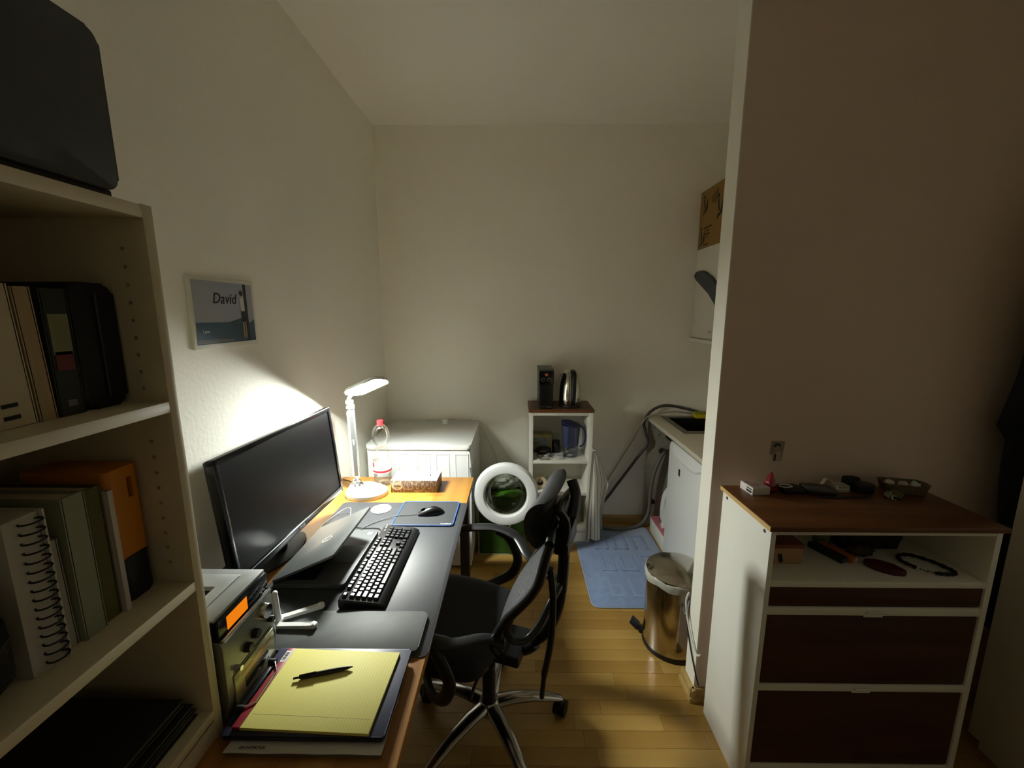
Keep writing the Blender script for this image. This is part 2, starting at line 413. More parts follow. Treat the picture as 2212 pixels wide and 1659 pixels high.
# mouse
mo = thing('computer_mouse', 'black wired optical mouse resting on the mouse pad', 'mouse', (-.40, 1.80, D3 + .004))
g = []
for i in range(15):
    t = i / 14; row_ = []
    for j in range(17):
        q = math.pi * j / 16
        wv = .031 * (math.sin(math.pi * (.06 + .90 * t)) ** .45) * (1 - .10 * math.sin(math.pi * t))
        hv = .038 * (math.sin(math.pi * (.05 + .93 * t)) ** .6) * (.62 + .5 * t if t < .7 else .62 + .5 * .7 - .15 * (t - .7))
        cx_ = -.060 + .12 * t
        row_.append((cx_, wv * math.cos(q), hv * math.sin(q) ** .8))
    g.append(row_)
mrot = Matrix.Translation((-.402, 1.80, D3 + .004)) @ Matrix.Rotation(R(14), 4, 'Z')
mb = MB().surf(g); bmesh.ops.holes_fill(mb.bm, edges=mb.bm.edges)
part(mo, 'body', mb.xf(mrot), mat('mouse_black', '#17181a', .28))
part(mo, 'wheel', MB().cyl((-.034, -.004, .0225), (-.034, .004, .0225), .011, n=20).xf(mrot), mat('wheel_grey', '#3c3f42', .5))
part(mo, 'button_gap_shade', MB().tube([mrot @ Vector((x, 0, z)) for x, z in ((-.058, .012), (-.05, .0205), (-.025, .031), (-.008, .0352))], .0008, 6), INK)  # dark line painted for the shade in the groove between the buttons
part(mo, 'cable', MB().tube(spline([(-.462, 1.786, D3 + .010), (-.5, 1.778, D3 + .0075), (-.535, 1.771, D3 + .0085), (-.556, 1.765, D3 + .0088), (-.580, 1.755, D3 + .006), (-.62, 1.73, D3 + .003), (-.665, 1.68, D3 + .003), (-.68, 1.65, D3 + .003), (-.70, 1.645, D3 + .003)], 8), .0017, 8), mat('cable_grey', '#26282a', .5))
# coaster
co = thing('coaster', 'round white coaster with a three pointed star emblem', 'coaster', (-.652, 1.845, D3))
part(co, 'disc', MB().lathe([(0, 0), (.046, 0), (.0475, .002), (.046, .0042), (0, .0042)], (-.652, 1.845, D3), 40), mat('coaster_white', '#dedcd5', .55))
part(co, 'inner_disc', MB().lathe([(0, .004), (.030, .004), (.030, .0050), (0, .0050)], (-.652, 1.845, D3), 36), mat('coaster_grey', '#5a5c59', .55))
sm = MB()
for k in range(3):
    q = R(90 + 120 * k); d = Vector((math.cos(q), math.sin(q), 0)); n_ = Vector((-d.y, d.x, 0)); c0 = Vector((-.652, 1.845, 0))
    p = [c0 + d * .03, c0 + n_ * .006 + d * .002, c0 - d * .006 * 0 - n_ * .006 + d * .002]
    sm.prism([(v.x, v.y) for v in p], 'z', D3 + .0048, D3 + .0056)
sm.lathe([(.0285, .0048), (.032, .0048), (.032, .0056), (.0285, .0056), (.0285, .0048)], (-.652, 1.845, D3), 36)
part(co, 'star_emblem', sm, mat('coaster_white', '#dedcd5', .55))
# monitor
def mon_pt(t, s_, d=0.):
    """t 0..1 along the width (near to far), s_ height from the bottom edge, d out of the screen"""
    b0 = Vector((-.848, 1.129, .832)); b1 = Vector((-.827, 1.840, .832)); u = (b1 - b0)
    up = Vector((-.092, 0, .9957)); nn = u.cross(up).normalized()
    if nn.x < 0: nn = -nn
    return b0 + u * t + up * s_ + nn * d
b0 = Vector((-.848, 1.129, .832)); b1 = Vector((-.827, 1.840, .832)); uu = (b1 - b0).normalized(); up = Vector((-.092, 0, .9957)); up = (up - uu * up.dot(uu)).normalized(); nn = uu.cross(up)
MM = Matrix((uu, up, nn)).transposed().to_4x4(); MM.translation = b0      # local: x along width, y up, z out of the screen
mon = thing('monitor', 'large black flat screen monitor, switched off, behind the laptop', 'monitor', (-.9, 1.48, DZ))
Wm, Hm = (b1 - b0).length, .408
fr = MB()
for q in ((0, Wm, 0, .026), (0, Wm, Hm - .018, Hm), (0, .018, 0, Hm), (Wm - .018, Wm, 0, Hm)):
    fr.box(q[0], q[1], q[2], q[3], -.022, .002, .002)
part(mon, 'bezel', fr.xf(MM), mat('bezel_black', '#0d0d10', .18))
part(mon, 'screen', MB().box(.016, Wm - .016, .024, Hm - .016, -.006, -.002).xf(MM), mat('screen_dark', '#050507', .36, spec=.16, noise=(3, .6, '#09090b')))
part(mon, 'back_cover', MB().box(.004, Wm - .004, .004, Hm - .004, -.036, -.0215, .006).box(.14, Wm - .14, .07, Hm - .1, -.055, -.03, .008).xf(MM), BLACK)
part(mon, 'chin_strip', MB().box(.004, Wm - .004, .0215, .0245, .0018, .0032).xf(MM), mat('chin_gloss', '#9fa3a6', .15, .8))
lg = part(mon, 'logo_disc', MB().lathe([(0, .0), (.006, 0), (.006, .0012), (0, .0012)], (0, 0, 0), 20).xf(MM @ Matrix.Translation((Wm / 2 - .012, .012, .002))), mat('logo_rose', '#7d6a70', .4))
text(mon, 'logo', 'LG', MM @ Vector((Wm / 2 + .008, .0115, .0024)), uu, up, .017, mat('logo_silver', '#b9bcbe', .3, .6))
part(mon, 'stand_neck', MB().tube([(-.93, 1.485, DZ + .012), (-.925, 1.485, .85), (-.915, 1.485, 1.0)], .022, 14), BLACK)
part(mon, 'stand_base', MB().lathe([(0, 0), (.12, 0), (.12, .008), (.1, .014), (0, .016)], (-.93, 1.485, DZ), 36, .55, 1.2), mat('stand_matt', '#141416', .6))
part(mon, 'power_cord', MB().tube(spline([(-.9, 1.30, .88), (-.93, 1.16, .86), (-.95, 1.08, .80), (-.97, 1.02, DZ + .01), (-.98, .99, DZ + .004)], 8), .004, 8), BLACK)
# laptop
lt = thing('laptop', 'grey laptop with its lid half closed in front of the monitor', 'laptop', (-.72, 1.44, D3))
LGREY = mat('laptop_grey', '#5c5f5f', .4, .3, noise=(30, .2, '#545757'))
LB = D3 + .002
part(lt, 'base', MB().rrect(-.838, -.588, 1.262, 1.622, LB, LB + .016, .012, .003), mat('laptop_deck', '#585b5c', .45, .3))
part(lt, 'keyboard_deck', MB().box(-.80, -.70, 1.285, 1.60, LB + .0155, LB + .0168), BLACK)
part(lt, 'touchpad', MB().box(-.690, -.605, 1.39, 1.50, LB + .0156, LB + .0164), mat('laptop_pad', '#5d6061', .3, .3))
st = part(lt, 'sticker', MB().box(-.625, -.607, 1.585, 1.604, LB + .0157, LB + .0165), PRINTW)
lid_a = math.atan2(.10, .222)
ML = Matrix.Translation((-.836, 1.262, LB + .017)) @ Matrix.Rotation(-lid_a, 4, 'Y')
ld = part(lt, 'lid', MB().rrect(0, .244, 0, .360, .001, .009, .012, .002).xf(ML), LGREY)
part(ld, 'screen', MB().box(.012, .236, .01, .35, -.0005, .0012).xf(ML), GLOSSB)
part(ld, 'logo_ring', MB().lathe([(.0165, .009), (.020, .009), (.020, .0097), (.0165, .0097), (.0165, .009)], (0, 0, 0), 36).xf(ML @ Matrix.Translation((.128, .18, 0))), CHROME)
text(ld, 'logo', 'DELL', ML @ Vector((.128, .18, .0095)), ML.to_3x3() @ Vector((0, 1, 0)), ML.to_3x3() @ Vector((-1, 0, 0)), .0125, CHROME)
part(lt, 'cable', MB().tube(spline([(-.845, 1.60, LB + .01), (-.86, 1.70, DZ + .006), (-.82, 1.80, DZ + .02), (-.78, 1.80, DZ + .03), (-.76, 1.72, DZ + .012), (-.775, 1.64, DZ + .012)], 8), .0016, 8), mat('cable_pale', '#b8b9b4', .5))
# keyboard
kb = thing('keyboard', 'black full size wired keyboard lying on the desk mat', 'keyboard', (-.49, 1.405, D3))
KX0, KX1, KY0, KY1 = -.568, -.418, 1.166, 1.640
kz = lambda x: D3 + .020 + .014 * (KX1 - x) / (KX1 - KX0)
KB = mat('keyboard_black', '#191a1c', .33)
body = MB().prism([(KX0, D3 + .006), (KX0, D3 + .030), (KX0 + .008, kz(KX0 + .008)), (KX1 - .024, kz(KX1 - .024)), (KX1 - .004, D3 + .014), (KX1, D3 + .006), (KX1 - .003, D3 + .001), (KX0 + .004, D3 + .001)], 'y', KY0, KY1, .003)
part(kb, 'body', body, KB)
tilt = math.atan2(.014, KX1 - KX0)
KEYM = mat('key_black', '#2a2b2e', .3)
kme = {}
def key(u0, u1, r, h=1.):
    """u along the keyboard in key units from the near end, r row from the user's edge"""
    P_ = .0192
    wy, wx = (u1 - u0) * P_ - .0030, h * .0190 - .0030
    kk = (round(wy, 4), round(wx, 4))
    if kk not in kme:
        mb = MB(); n0 = mb._mark()
        b_ = [(-wx / 2, -wy / 2), (wx / 2, -wy / 2), (wx / 2, wy / 2), (-wx / 2, wy / 2)]; t_ = [(x * .80, y_ * (1 - .0032 / wy)) for x, y_ in b_]
        A = [mb.bm.verts.new((x, y_, 0)) for x, y_ in b_]; B = [mb.bm.verts.new((x, y_, .0075)) for x, y_ in t_]
        mb.bm.faces.new(A[::-1]); f = mb.bm.faces.new(B)
        for i in range(4): mb.bm.faces.new((A[i], A[(i + 1) % 4], B[(i + 1) % 4], B[i]))
        bmesh.ops.bevel(mb.bm, geom=list(f.edges), offset=.0012, segments=1, affect='EDGES')
        kme[kk] = mb.mesh('key', KEYM, smooth=False)
    yc = KY0 + .012 + (u0 + u1) / 2 * P_
    xc = KX1 - .034 - (r + (h - 1) / 2) * .0190
    instance('key', kme[kk], kb, (xc, yc, kz(xc) + .0004), (0, tilt, 0))
rows = [[1.25, 1.25, 1.25, 6.25, 1.25, 1.25, 1.25, 1.25], [1.25, 1] + [1] * 10 + [2.75], [1.75] + [1] * 11 + [1, 1.25], [1.5] + [1] * 12 + [1.5], [1] * 13 + [2]]
for r, ws in enumerate(rows):
    u = 0
    for w_ in ws: key(u, u + w_, r); u += w_
for u in (0,): key(u, u + 1, 5.35, .85)
for g0 in (2, 6.5, 11):
    for k in range(4): key(g0 + k, g0 + k + 1, 5.35, .85)
for k in range(3):
    key(15.4 + k, 16.4 + k, 0); key(15.4 + k, 16.4 + k, 3); key(15.4 + k, 16.4 + k, 4); key(15.4 + k, 16.4 + k, 5.35, .85)
key(16.4, 17.4, 1)
for r in range(5):
    for k in range(3):
        if r == 0 and k == 0: key(18.8, 20.8, 0); continue
        if r == 0 and k == 1: continue
        key(18.8 + k, 19.8 + k, r)
key(21.8, 22.8, 0, 2); key(21.8, 22.8, 2, 2); key(21.8, 22.8, 4)
part(kb, 'status_window', MB().box(-.555, -.548, 1.585, 1.603, kz(-.55) - .0002, kz(-.55) + .0012), mat('status_dark', '#3a3d40', .3))
text(kb, 'logo', 'logitech', (-.5555, 1.625, kz(-.5555) + .0008), (0, 1, 0), (-1, 0, 0), .0085, PRINTW, align='CENTER')
part(kb, 'cable', MB().tube(spline([(-.566, 1.45, D3 + .018), (-.575, 1.47, D3 + .012), (-.578, 1.60, D3 + .004), (-.6, 1.66, D3 + .003), (-.68, 1.665, D3 + .003), (-.74, 1.69, D3 + .003), (-.8, 1.75, D3 + .003)], 8), .0018, 8), mat('cable_grey', '#26282a', .5))
# mineral water bottle
bo = thing('water_bottle', 'clear plastic water bottle with red cap and printed label', 'bottle', (-.746, 2.154, DZ))
bc = (-.742, 2.158, DZ)
prof = [(0, .008), (.020, .004), (.037, 0), (.042, .006), (.0435, .02), (.044, .07), (.0445, .12), (.0445, .165), (.0435, .185), (.036, .203), (.027, .213), (.0255, .222), (.030, .234), (.040, .252), (.0445, .275), (.043, .300), (.034, .325), (.022, .340), (.0135, .346), (.013, .362)]
prof = [(r * 1.08, z * .985) for r, z in prof]
part(bo, 'body', MB().lathe(prof, bc, 36), thin_clear('pet_clear', (.985, .99, .985), .10))
part(bo, 'water', MB().lathe([(0, .010), (.040, .008), (.0435, .02), (.0455, .066), (0, .066)], bc, 30), thin_clear('water_thin', (.97, .98, .975), .04))
part(bo, 'cap', MB().lathe([(0, .362), (.0165, .362), (.0172, .350), (.0168, .343), (.0172, .341), (.0172, .337), (.0135, .337)][::-1], bc, 24), mat('cap_red', '#d8252b', .35), 'red screw cap')
lab = part(bo, 'label_band', MB().lathe([(.0487, .074), (.0487, .138)], bc, 36), mat('label_white', '#e3e0de', .45))
part(lab, 'red_stripe', MB().lathe([(.0490, .079), (.0490, .091)], bc, 36), mat('label_red', '#a81a26', .45))
part(lab, 'top_rim', MB().lathe([(.0490, .1355), (.0490, .138)], bc, 36), PRINTW)
part(lab, 'red_shield', MB().lathe([(.0490, .108), (.0490, .134)], bc, 6, a0=200, a1=232), mat('label_red', '#a81a26', .45))
for s_, z, sz in (('NATURLICHES', .128, .0085), ('MINERAL', .1175, .0125), ('WASSER', .105, .0115)):
    xd = Vector((.92, .39, 0)) if False else Vector((.97, .1, 0)); nrm = Vector((.15, -.99, 0))
    text(lab, 'print', s_, Vector(bc) + Vector((.006, -.0497, z)), (1, .02, 0), (0, 0, 1), sz * .8, mat('label_red', '#a81a26', .45), ext=.0003)
# tissue box
tb = thing('tissue_box', 'brown patterned tissue box with white tissue pulled out', 'tissue box', (-.54, 2.115, DZ))
def tissue_mat():
    m = mat('tissue_card', '#7a6a5a', .6); nt = m.node_tree; N = nt.nodes; L = nt.links
    tc = N.new('ShaderNodeTexCoord'); mp = N.new('ShaderNodeMapping'); mp.inputs['Scale'].default_value = (70, 70, 22); mp.inputs['Rotation'].default_value = (0, .25, 0)
    vo = N.new('ShaderNodeTexVoronoi'); vo.feature = 'DISTANCE_TO_EDGE'; vo.inputs['Scale'].default_value = 1
    cr = N.new('ShaderNodeValToRGB'); cr.color_ramp.elements[0].position = .03; cr.color_ramp.elements[1].position = .06
    cr.color_ramp.elements[0].color = (*rgb('#b5a28c'), 1); cr.color_ramp.elements[1].color = (*rgb('#6f6052'), 1)
    L.new(tc.outputs['Object'], mp.inputs[0]); L.new(mp.outputs[0], vo.inputs['Vector']); L.new(vo.outputs[0], cr.inputs[0]); L.new(cr.outputs[0], N['Principled BSDF'].inputs['Base Color'])
    return m
TX0, TX1, TY0, TY1, TZ = -.664, -.419, 2.041, 2.176, DZ + .067
part(tb, 'carton', MB().box(TX0, TX1, TY0, TY1, DZ, TZ, .001), tissue_mat())
part(tb, 'top_panel', MB().box(TX0 + .001, TX1 - .001, TY0 + .001, TY1 - .001, TZ - .0005, TZ + .001), mat('tissue_top', '#e6e4df', .55, noise=(60, .6, '#b3b0aa')))
part(tb, 'opening', MB().lathe([(0, .001), (.062, .001), (.062, .0016), (0, .0016)], ((TX0 + TX1) / 2 + .005, (TY0 + TY1) / 2, TZ), 30, 1., .42), mat('film_grey', '#a8a7a2', .3))
def crumple(x0, x1, y0, y1, z0, peaks, seed):
    from mathutils import noise as mn
    gr = []
    for i in range(13):
        rw = []
        for j in range(13):
            u, v = i / 12, j / 12
            x, y_ = x0 + (x1 - x0) * u, y0 + (y1 - y0) * v
            z = z0
            for px, py, h, s_ in peaks: z += h * math.exp(-(((u - px) / s_) ** 2 + ((v - py) / (s_ * .8)) ** 2))
            q = mn.noise(Vector((u * 5, v * 5, seed)))
            rw.append((x + .006 * mn.noise(Vector((u * 4, v * 4, seed + 9))), y_ + .006 * q, max(z + .004 * q, z0)))
        gr.append(rw)
    return gr
TISS = mat('tissue_white', '#f0f0ee', .8)
part(tb, 'tissue', MB().surf(crumple(-.607, -.523, 2.075, 2.142, TZ + .0015, ((.62, .5, .066, .28), (.35, .45, .036, .25)), 3), .0008).surf(crumple(-.54, -.468, 2.075, 2.142, TZ + .0015, ((.4, .5, .030, .35), (.85, .6, .018, .2)), 8), .0008), TISS, ang=60)
bd = part(tb, 'brand_oval', MB().lathe([(0, 0), (1, 0), (1, .0006), (0, .0006)], (0, 0, 0), 30).xf(Matrix.Translation((-.630, TY0 - .0003, DZ + .036)) @ Matrix.Rotation(R(90), 4, 'X') @ Matrix.Diagonal((.0285, .021, 1, 1))), mat('oval_cream', '#c9c0ab', .5))
text(bd, 'brand', 'Softis', (-.630, TY0 - .0012, DZ + .037), (1, 0, 0), (0, 0, 1), .0175, INK, shear=.3)
text(bd, 'subtitle', 'Style', (-.630, TY0 - .0012, DZ + .024), (1, 0, 0), (0, 0, 1), .008, mat('ink_brown', '#5c5148', .6))
# CD cassette stereo
stp = thing('stereo', 'small grey cassette stereo with glowing orange display beside the bookshelf', 'stereo', (-.80, .885, DZ))
SY0, SY1 = .795, .975
st_body = part(stp, 'body', MB().box(-.955, -.672, SY0, SY1, DZ, .992, .004), mat('stereo_dark', '#2b2c2b', .4))
st_top = part(stp, 'top_cover', MB().box(-.955, -.662, SY0 - .001, SY1 + .001, .990, 1.001, .003), mat('stereo_silver', '#9a9d9c', .35, .3))
cdl = part(stp, 'disc_lid', MB().rrect(-.92, -.705, SY0 + .012, SY1 - .025, 1.0005, 1.0035, .006, .001), mat('stereo_lid', '#a6a9a8', .33, .3))
for o_ in (cdl, st_top, st_body): cut(o_, MB().box(-.80, -.735, .815, .90, .978, 1.02))
part(stp, 'display_band', MB().box(-.672, -.6565, SY0, SY1, .945, .992, .002), GLOSSB)
part(stp, 'display', MB().box(-.6575, -.6555, .822, .892, .952, .984), mat('orange_lcd', (.9, .22, .0), .4, emit=.085), 'glowing orange display')
part(stp, 'ridge', MB().tube([(-.652, SY0 + .002, .942), (-.652, SY1 - .002, .942)], .0055, 10), mat('ridge_silver', '#c6c8c8', .2, .8))
FACE = mat('stereo_face', '#83837b', .3, .5)
st_front = part(stp, 'front_panel', MB().prism([(-.672, .735), (-.662, .735), (-.651, .80), (-.651, .925), (-.655, .940), (-.672, .940)], 'y', SY0 - .003, SY1 + .004, .002), FACE)
for (yk, zk, rk) in ((.938, .908, .019), (.895, .880, .011), (.865, .868, .011), (.825, .850, .0065), (.955, .872, .008)):
    kn = part(stp, 'knob', MB().lathe([(0, .014), (rk * .9, .014), (rk, .011), (rk * 1.05, 0), (0, 0)], (0, 0, 0), 24).xf(Matrix.Translation((-.651, yk, zk)) @ Matrix.Rotation(R(90), 4, 'Y')), CHROME if rk > .015 or rk < .007 else mat('knob_dark', '#2c2d2c', .3, .4))
for k in range(3):
    part(stp, 'button', MB().box(-.6515, -.648, .93 + k * .012, .938 + k * .012, .957, .962, .001), BLACK)
cz = part(stp, 'cassette_door', MB().box(-.6525, -.6475, .812, .965, .752, .838, .004), mat('door_olive', '#a3a17c', .25, .4))
part(cz, 'window', MB().box(-.6480, -.6466, .845, .935, .776, .800, .0005), mat('window_green', '#1c2a22', .1))
part(cz, 'trim', MB().box(-.6480, -.6466, .835, .950, .818, .823).box(-.6480, -.6466, .845, .935, .802, .8045), mat('trim_gold', '#c98f5a', .25, .6))
cut(st_front, MB().box(-.658, -.640, .815, .96, .842, .846))
# phone stand
ps = thing('phone_stand', 'white folding phone stand standing on the grey sleeve', 'phone stand', (-.67, 1.10, D3 + .011))
S0 = D3 + .011
WP = WPLAST
part(ps, 'foot', MB().prism([(-.712, S0), (-.598, S0), (-.590, S0 + .006), (-.592, S0 + .014), (-.602, S0 + .017), (-.612, S0 + .011), (-.712, S0 + .012)], 'y', 1.067, 1.083, .002), WP)
part(ps, 'foot', MB().prism([(-.712, S0), (-.602, S0), (-.594, S0 + .006), (-.596, S0 + .014), (-.606, S0 + .017), (-.616, S0 + .011), (-.712, S0 + .012)], 'y', -.008, .008, .002).xf(Matrix.Translation((-.712, 1.108, 0)) @ Matrix.Rotation(R(28), 4, 'Z') @ Matrix.Translation((.712, 0, 0))), WP)
part(ps, 'bar', MB().box(-.725, -.703, 1.064, 1.115, S0, S0 + .013, .003), WP)
part(ps, 'upright', MB().tube([(-.712, 1.09, S0 + .008), (-.716, 1.092, S0 + .05), (-.719, 1.094, S0 + .095)], [.011, .0105, .010], 14, flat=.7).ball((-.719, 1.094, S0 + .095), (.008, .010, .010), 14, 8), WP)
# paper pile, clipboard, pad, pen
mg = thing('magazine', 'worn white magazine under the navy clipboard', 'magazine', (-.45, .85, DZ))
gr = [[(-.622 + .335 * (j / 14) + .004 * random.uniform(-1, 1) * (j in (0, 14)), .722 + .25 * (i / 8), DZ + .0135 + .0008 * math.sin(j * 1.3 + i)) for j in range(15)] for i in range(9)]
part(mg, 'pages', MB().box(-.616, -.292, .726, .965, DZ, DZ + .012, .001), mat('page_edges', '#6d6a60', .8))
part(mg, 'cover', MB().surf(gr, .001), mat('cover_white', '#cfcfc8', .45, noise=(12, .4, '#bdbeb5')))
text(mg, 'print', 'ARCHITEKTUR', (-.565, .731, DZ + .0162), (1, 0, 0), (0, 1, 0), .0085, INK, ext=.0002)
cb = thing('clipboard', 'navy blue clipboard with black clip under the yellow pad', 'clipboard', (-.455, .86, DZ + .016))
CB0 = DZ + .016
NAVY = mat('navy_board', '#2c3048', .42, noise=(20, .3, '#3a3e55'))
part(cb, 'board', MB().rrect(-.645, -.286, .746, .984, CB0, CB0 + .012, .006, .002), NAVY)
part(cb, 'edge_band', MB().box(-.634, -.290, .744, .7475, CB0 + .002, CB0 + .010), mat('navy_gloss', '#11131f', .2))
part(cb, 'clip_bar', MB().box(-.643, -.628, .80, .93, CB0 + .012, CB0 + .020, .002), mat('clip_steel', '#3a3b40', .25, .7))
for yk in (.800, .930):
    part(cb, 'clip_joint', MB().cyl((-.644, yk, CB0 + .0195), (-.6265, yk, CB0 + .0195), .008, n=14), BLACK)
part(cb, 'clip_wire', MB().tube([(-.630, .80, CB0 + .024), (-.608, .815, CB0 + .0222), (-.608, .90, CB0 + .0222), (-.630, .93, CB0 + .024)], .0018, 8), CHROME)
PZ = CB0 + .012
lpd = thing('legal_pad', 'yellow lined writing pad with red bound edge', 'notepad', (-.46, .86, PZ))
padM = Matrix.Translation((-.458, .861, 0)) @ Matrix.Rotation(R(-2.0), 4, 'Z') @ Matrix.Translation((.458, -.861, 0))
def pad_mat():
    m = mat('pad_yellow', '#ddd573', .65); nt = m.node_tree; N = nt.nodes; L = nt.links
    tc = N.new('ShaderNodeTexCoord'); wv = N.new('ShaderNodeTexWave'); wv.bands_direction = 'X'; wv.inputs['Scale'].default_value = 44; wv.inputs['Distortion'].default_value = 0
    cr = N.new('ShaderNodeValToRGB'); cr.color_ramp.elements[0].position = .0; cr.color_ramp.elements[1].position = .08
    cr.color_ramp.elements[0].color = (*rgb('#c4be6c'), 1); cr.color_ramp.elements[1].color = (*rgb('#ddd573'), 1)
    L.new(tc.outputs['Object'], wv.inputs['Vector']); L.new(wv.outputs['Fac'], cr.inputs[0]); L.new(cr.outputs[0], N['Principled BSDF'].inputs['Base Color'])
    return m
part(lpd, 'sheets', MB().box(-.604, -.316, .752, .970, PZ, PZ + .007, .0006).xf(padM), pad_mat())
part(lpd, 'margin_line', MB().box(-.596, -.318, .7845, .7855, PZ + .007, PZ + .0072).xf(padM), mat('margin_ink', '#ab9f4a', .6))
bnd = part(lpd, 'binding', MB().box(-.622, -.603, .752, .970, PZ, PZ + .0078, .001).xf(padM), mat('binding_red', '#8d1f26', .45), 'dark red binding strip')
bl = part(bnd, 'barcode_label', MB().box(-.620, -.606, .925, .960, PZ + .0078, PZ + .0083).xf(padM), PRINTW)
bars = MB()
for k in range(9): bars.box(-.6185, -.609, .929 + k * .003, .9302 + k * .003 + .0006 * (k % 3), PZ + .0083, PZ + .0085)
part(bnd, 'barcode', bars.xf(padM), INK)
pn = thing('pen', 'black ballpoint pen lying on the yellow pad', 'pen', (-.48, .895, PZ + .007))
p0, p1 = Vector((-.552, .876, PZ + .0125)), Vector((-.418, .913, PZ + .0125))
d = (p1 - p0)
part(pn, 'barrel', MB().tube([p0 + d * t for t in (.10, .14, .6, .80, .92)], [.0040, .0050, .0055, .0050, .0042], 14), mat('pen_black', '#0e0e10', .25))
part(pn, 'tip', MB().tube([p0 + d * t for t in (.90, .96, 1.0)], [.0038, .0024, .0008], 12), mat('pen_grey', '#2b2b2e', .3))
part(pn, 'push_button', MB().tube([p0 + d * t for t in (0, .11)], .0026, 12), mat('pen_black', '#0e0e10', .25))
part(pn, 'pocket_clip', MB().tube([p0 + d * .10 + Vector((0, 0, .0055)), p0 + d * .38 + Vector((0, 0, .0065))], .0014, 8), mat('pen_black', '#0e0e10', .25))

# ------------------------------------------------------------------ bookshelf on the desk
bs = thing('bookshelf', 'cream open bookshelf with peg holes standing on the desk end', 'bookshelf', (-.835, .4, DZ))
BX0, BX1, BY0, BY1 = -1.003, -.664, -.02, .783
far_side = part(bs, 'side_panel', MB().box(BX0, BX1, BY1 - .021, BY1, DZ, 1.852, .0008), CREAM)
part(bs, 'side_panel', MB().box(BX0, BX1, BY0, BY0 + .021, DZ, 1.852, .0008), CREAM)
for z0, z1 in ((1.828, 1.850), (1.474, 1.495), (1.095, 1.116), (.783, .803)):
    part(bs, 'shelf_board', MB().box(BX0 + .006, BX1, BY0 + .021, BY1 - .021, z0, z1, .0008), CREAM)
part(bs, 'back_panel', MB().box(BX0, BX0 + .006, BY0 + .021, BY1 - .021, DZ, 1.828), mat('back_cream', '#bbb093', .6))
part(bs, 'plinth', MB().box(BX1 - .022, BX1 - .004, BY0 + .021, BY1 - .021, DZ, .772), CREAM)
holes = MB()
for z in [1.52 + .032 * i for i in range(9)] + [1.16 + .032 * i for i in range(9)]:
    holes.cyl((-.71, BY1 - .026, z), (-.71, BY1 - .003, z), .0036, n=12)
cut(far_side, holes)
# box on the top
bx = thing('storage_box', 'large dark grey fabric box on top of the bookshelf', 'box', (-.83, .55, 1.8505))
part(bx, 'body', MB().rrect(.36, .748, 1.866, 2.112, -.97, -.684, .02, .004, 6, axis='x'), mat('box_fabric', '#3d3f41', .6, noise=(8, .3, '#34363a'), bump=(300, .2, .0006)))
part(bx, 'base_board', MB().box(-.965, -.690, .37, .738, 1.8505, 1.867, .003), mat('box_base', '#1d1713', .6))
part(bx, 'handle', MB().tube(spline([(-.684, .52, 2.085), (-.668, .54, 2.072), (-.668, .60, 2.066), (-.684, .62, 2.085)], 6), .006, 8, flat=.5), BLACK)
def book(y0, y1, z0, h, x0, x1, m, label, cat='book', grp=None, tilt=0., name='book', pages=True, detail=None):
    t = thing(name, label, cat, ((x0 + x1) / 2, (y0 + y1) / 2, z0), grp)
    M = Matrix.Translation((0, y0, z0)) @ Matrix.Rotation(R(tilt), 4, 'X') @ Matrix.Translation((0, -y0, -z0))
    th = min(.003, (y1 - y0) * .16)
    part(t, 'cover', MB().box(x0, x1, y0, y0 + th, z0, z0 + h).box(x0, x1, y1 - th, y1, z0, z0 + h).prism(rr(x1 - .004, x1, y0, y1, .0018, 2), 'z', z0, z0 + h).xf(M), m)
    part(t, 'pages', MB().box(x0 + .004, x1 - .004, y0 + th * .8, y1 - th * .8, z0 + .004, z0 + h - .005).xf(M), mat('paper', '#cfc8b4', .8))
    if detail: detail(t, M)
    return t
Z1, Z2, Z3 = 1.495, 1.116, .803
GB = 'books on the upper shelf'
book(.470, .538, Z1, .20, -.93, -.735, mat('book_ivory', '#b3a88f', .6), 'thick ivory book at the open end of the upper shelf row', grp=GB)
def d_cream(t, M):
    for z in (.012, .03): part(t, 'spine_mark', MB().box(-.7348, -.7338, .565, .585, Z1 + z, Z1 + z + .006).xf(M), INK)
book(.552, .606, Z1, .207, -.93, -.735, mat('book_cream', '#bfb294', .6), 'cream hardback leaning towards the thick ivory book', grp=GB, detail=d_cream, tilt=2)
book(.609, .634, Z1, .205, -.93, -.735, mat('book_tan', '#a58f6b', .6), 'tan book between cream hardback and dark green book', grp=GB, tilt=2)
def d_green(t, M):
    part(t, 'pale_label', MB().box(-.7348, -.7338, .643, .672, Z1 + .10, Z1 + .165).xf(M), mat('label_khaki', '#7c7a55', .6))
    part(t, 'red_motif', MB().box(-.7348, -.7338, .645, .671, Z1 + .075, Z1 + .105).xf(M), mat('motif_red', '#6d2a2c', .6))
    part(t, 'publisher_mark', MB().box(-.7348, -.7338, .651, .665, Z1 + .015, Z1 + .026).xf(M), mat('label_grey', '#6d6d66', .6))
book(.637, .678, Z1, .205, -.93, -.735, mat('book_green', '#23281a', .6), 'dark green book with khaki label and red motif on spine', grp=GB, detail=d_green)
bp = thing('toiletry_bag', 'black zipped case squeezed beside the bookshelf side panel', 'case', (-.83, .718, Z1))
part(bp, 'body', MB().rrect(.680, .757, Z1, Z1 + .218, -.93, -.735, .018, .008, axis='x'), mat('case_black', '#0f0f10', .7))
part(bp, 'zip', MB().tube([(-.731, .7185, Z1 + .02), (-.731, .7185, Z1 + .2)], .0022, 6), mat('zip_dark', '#26262a', .4))
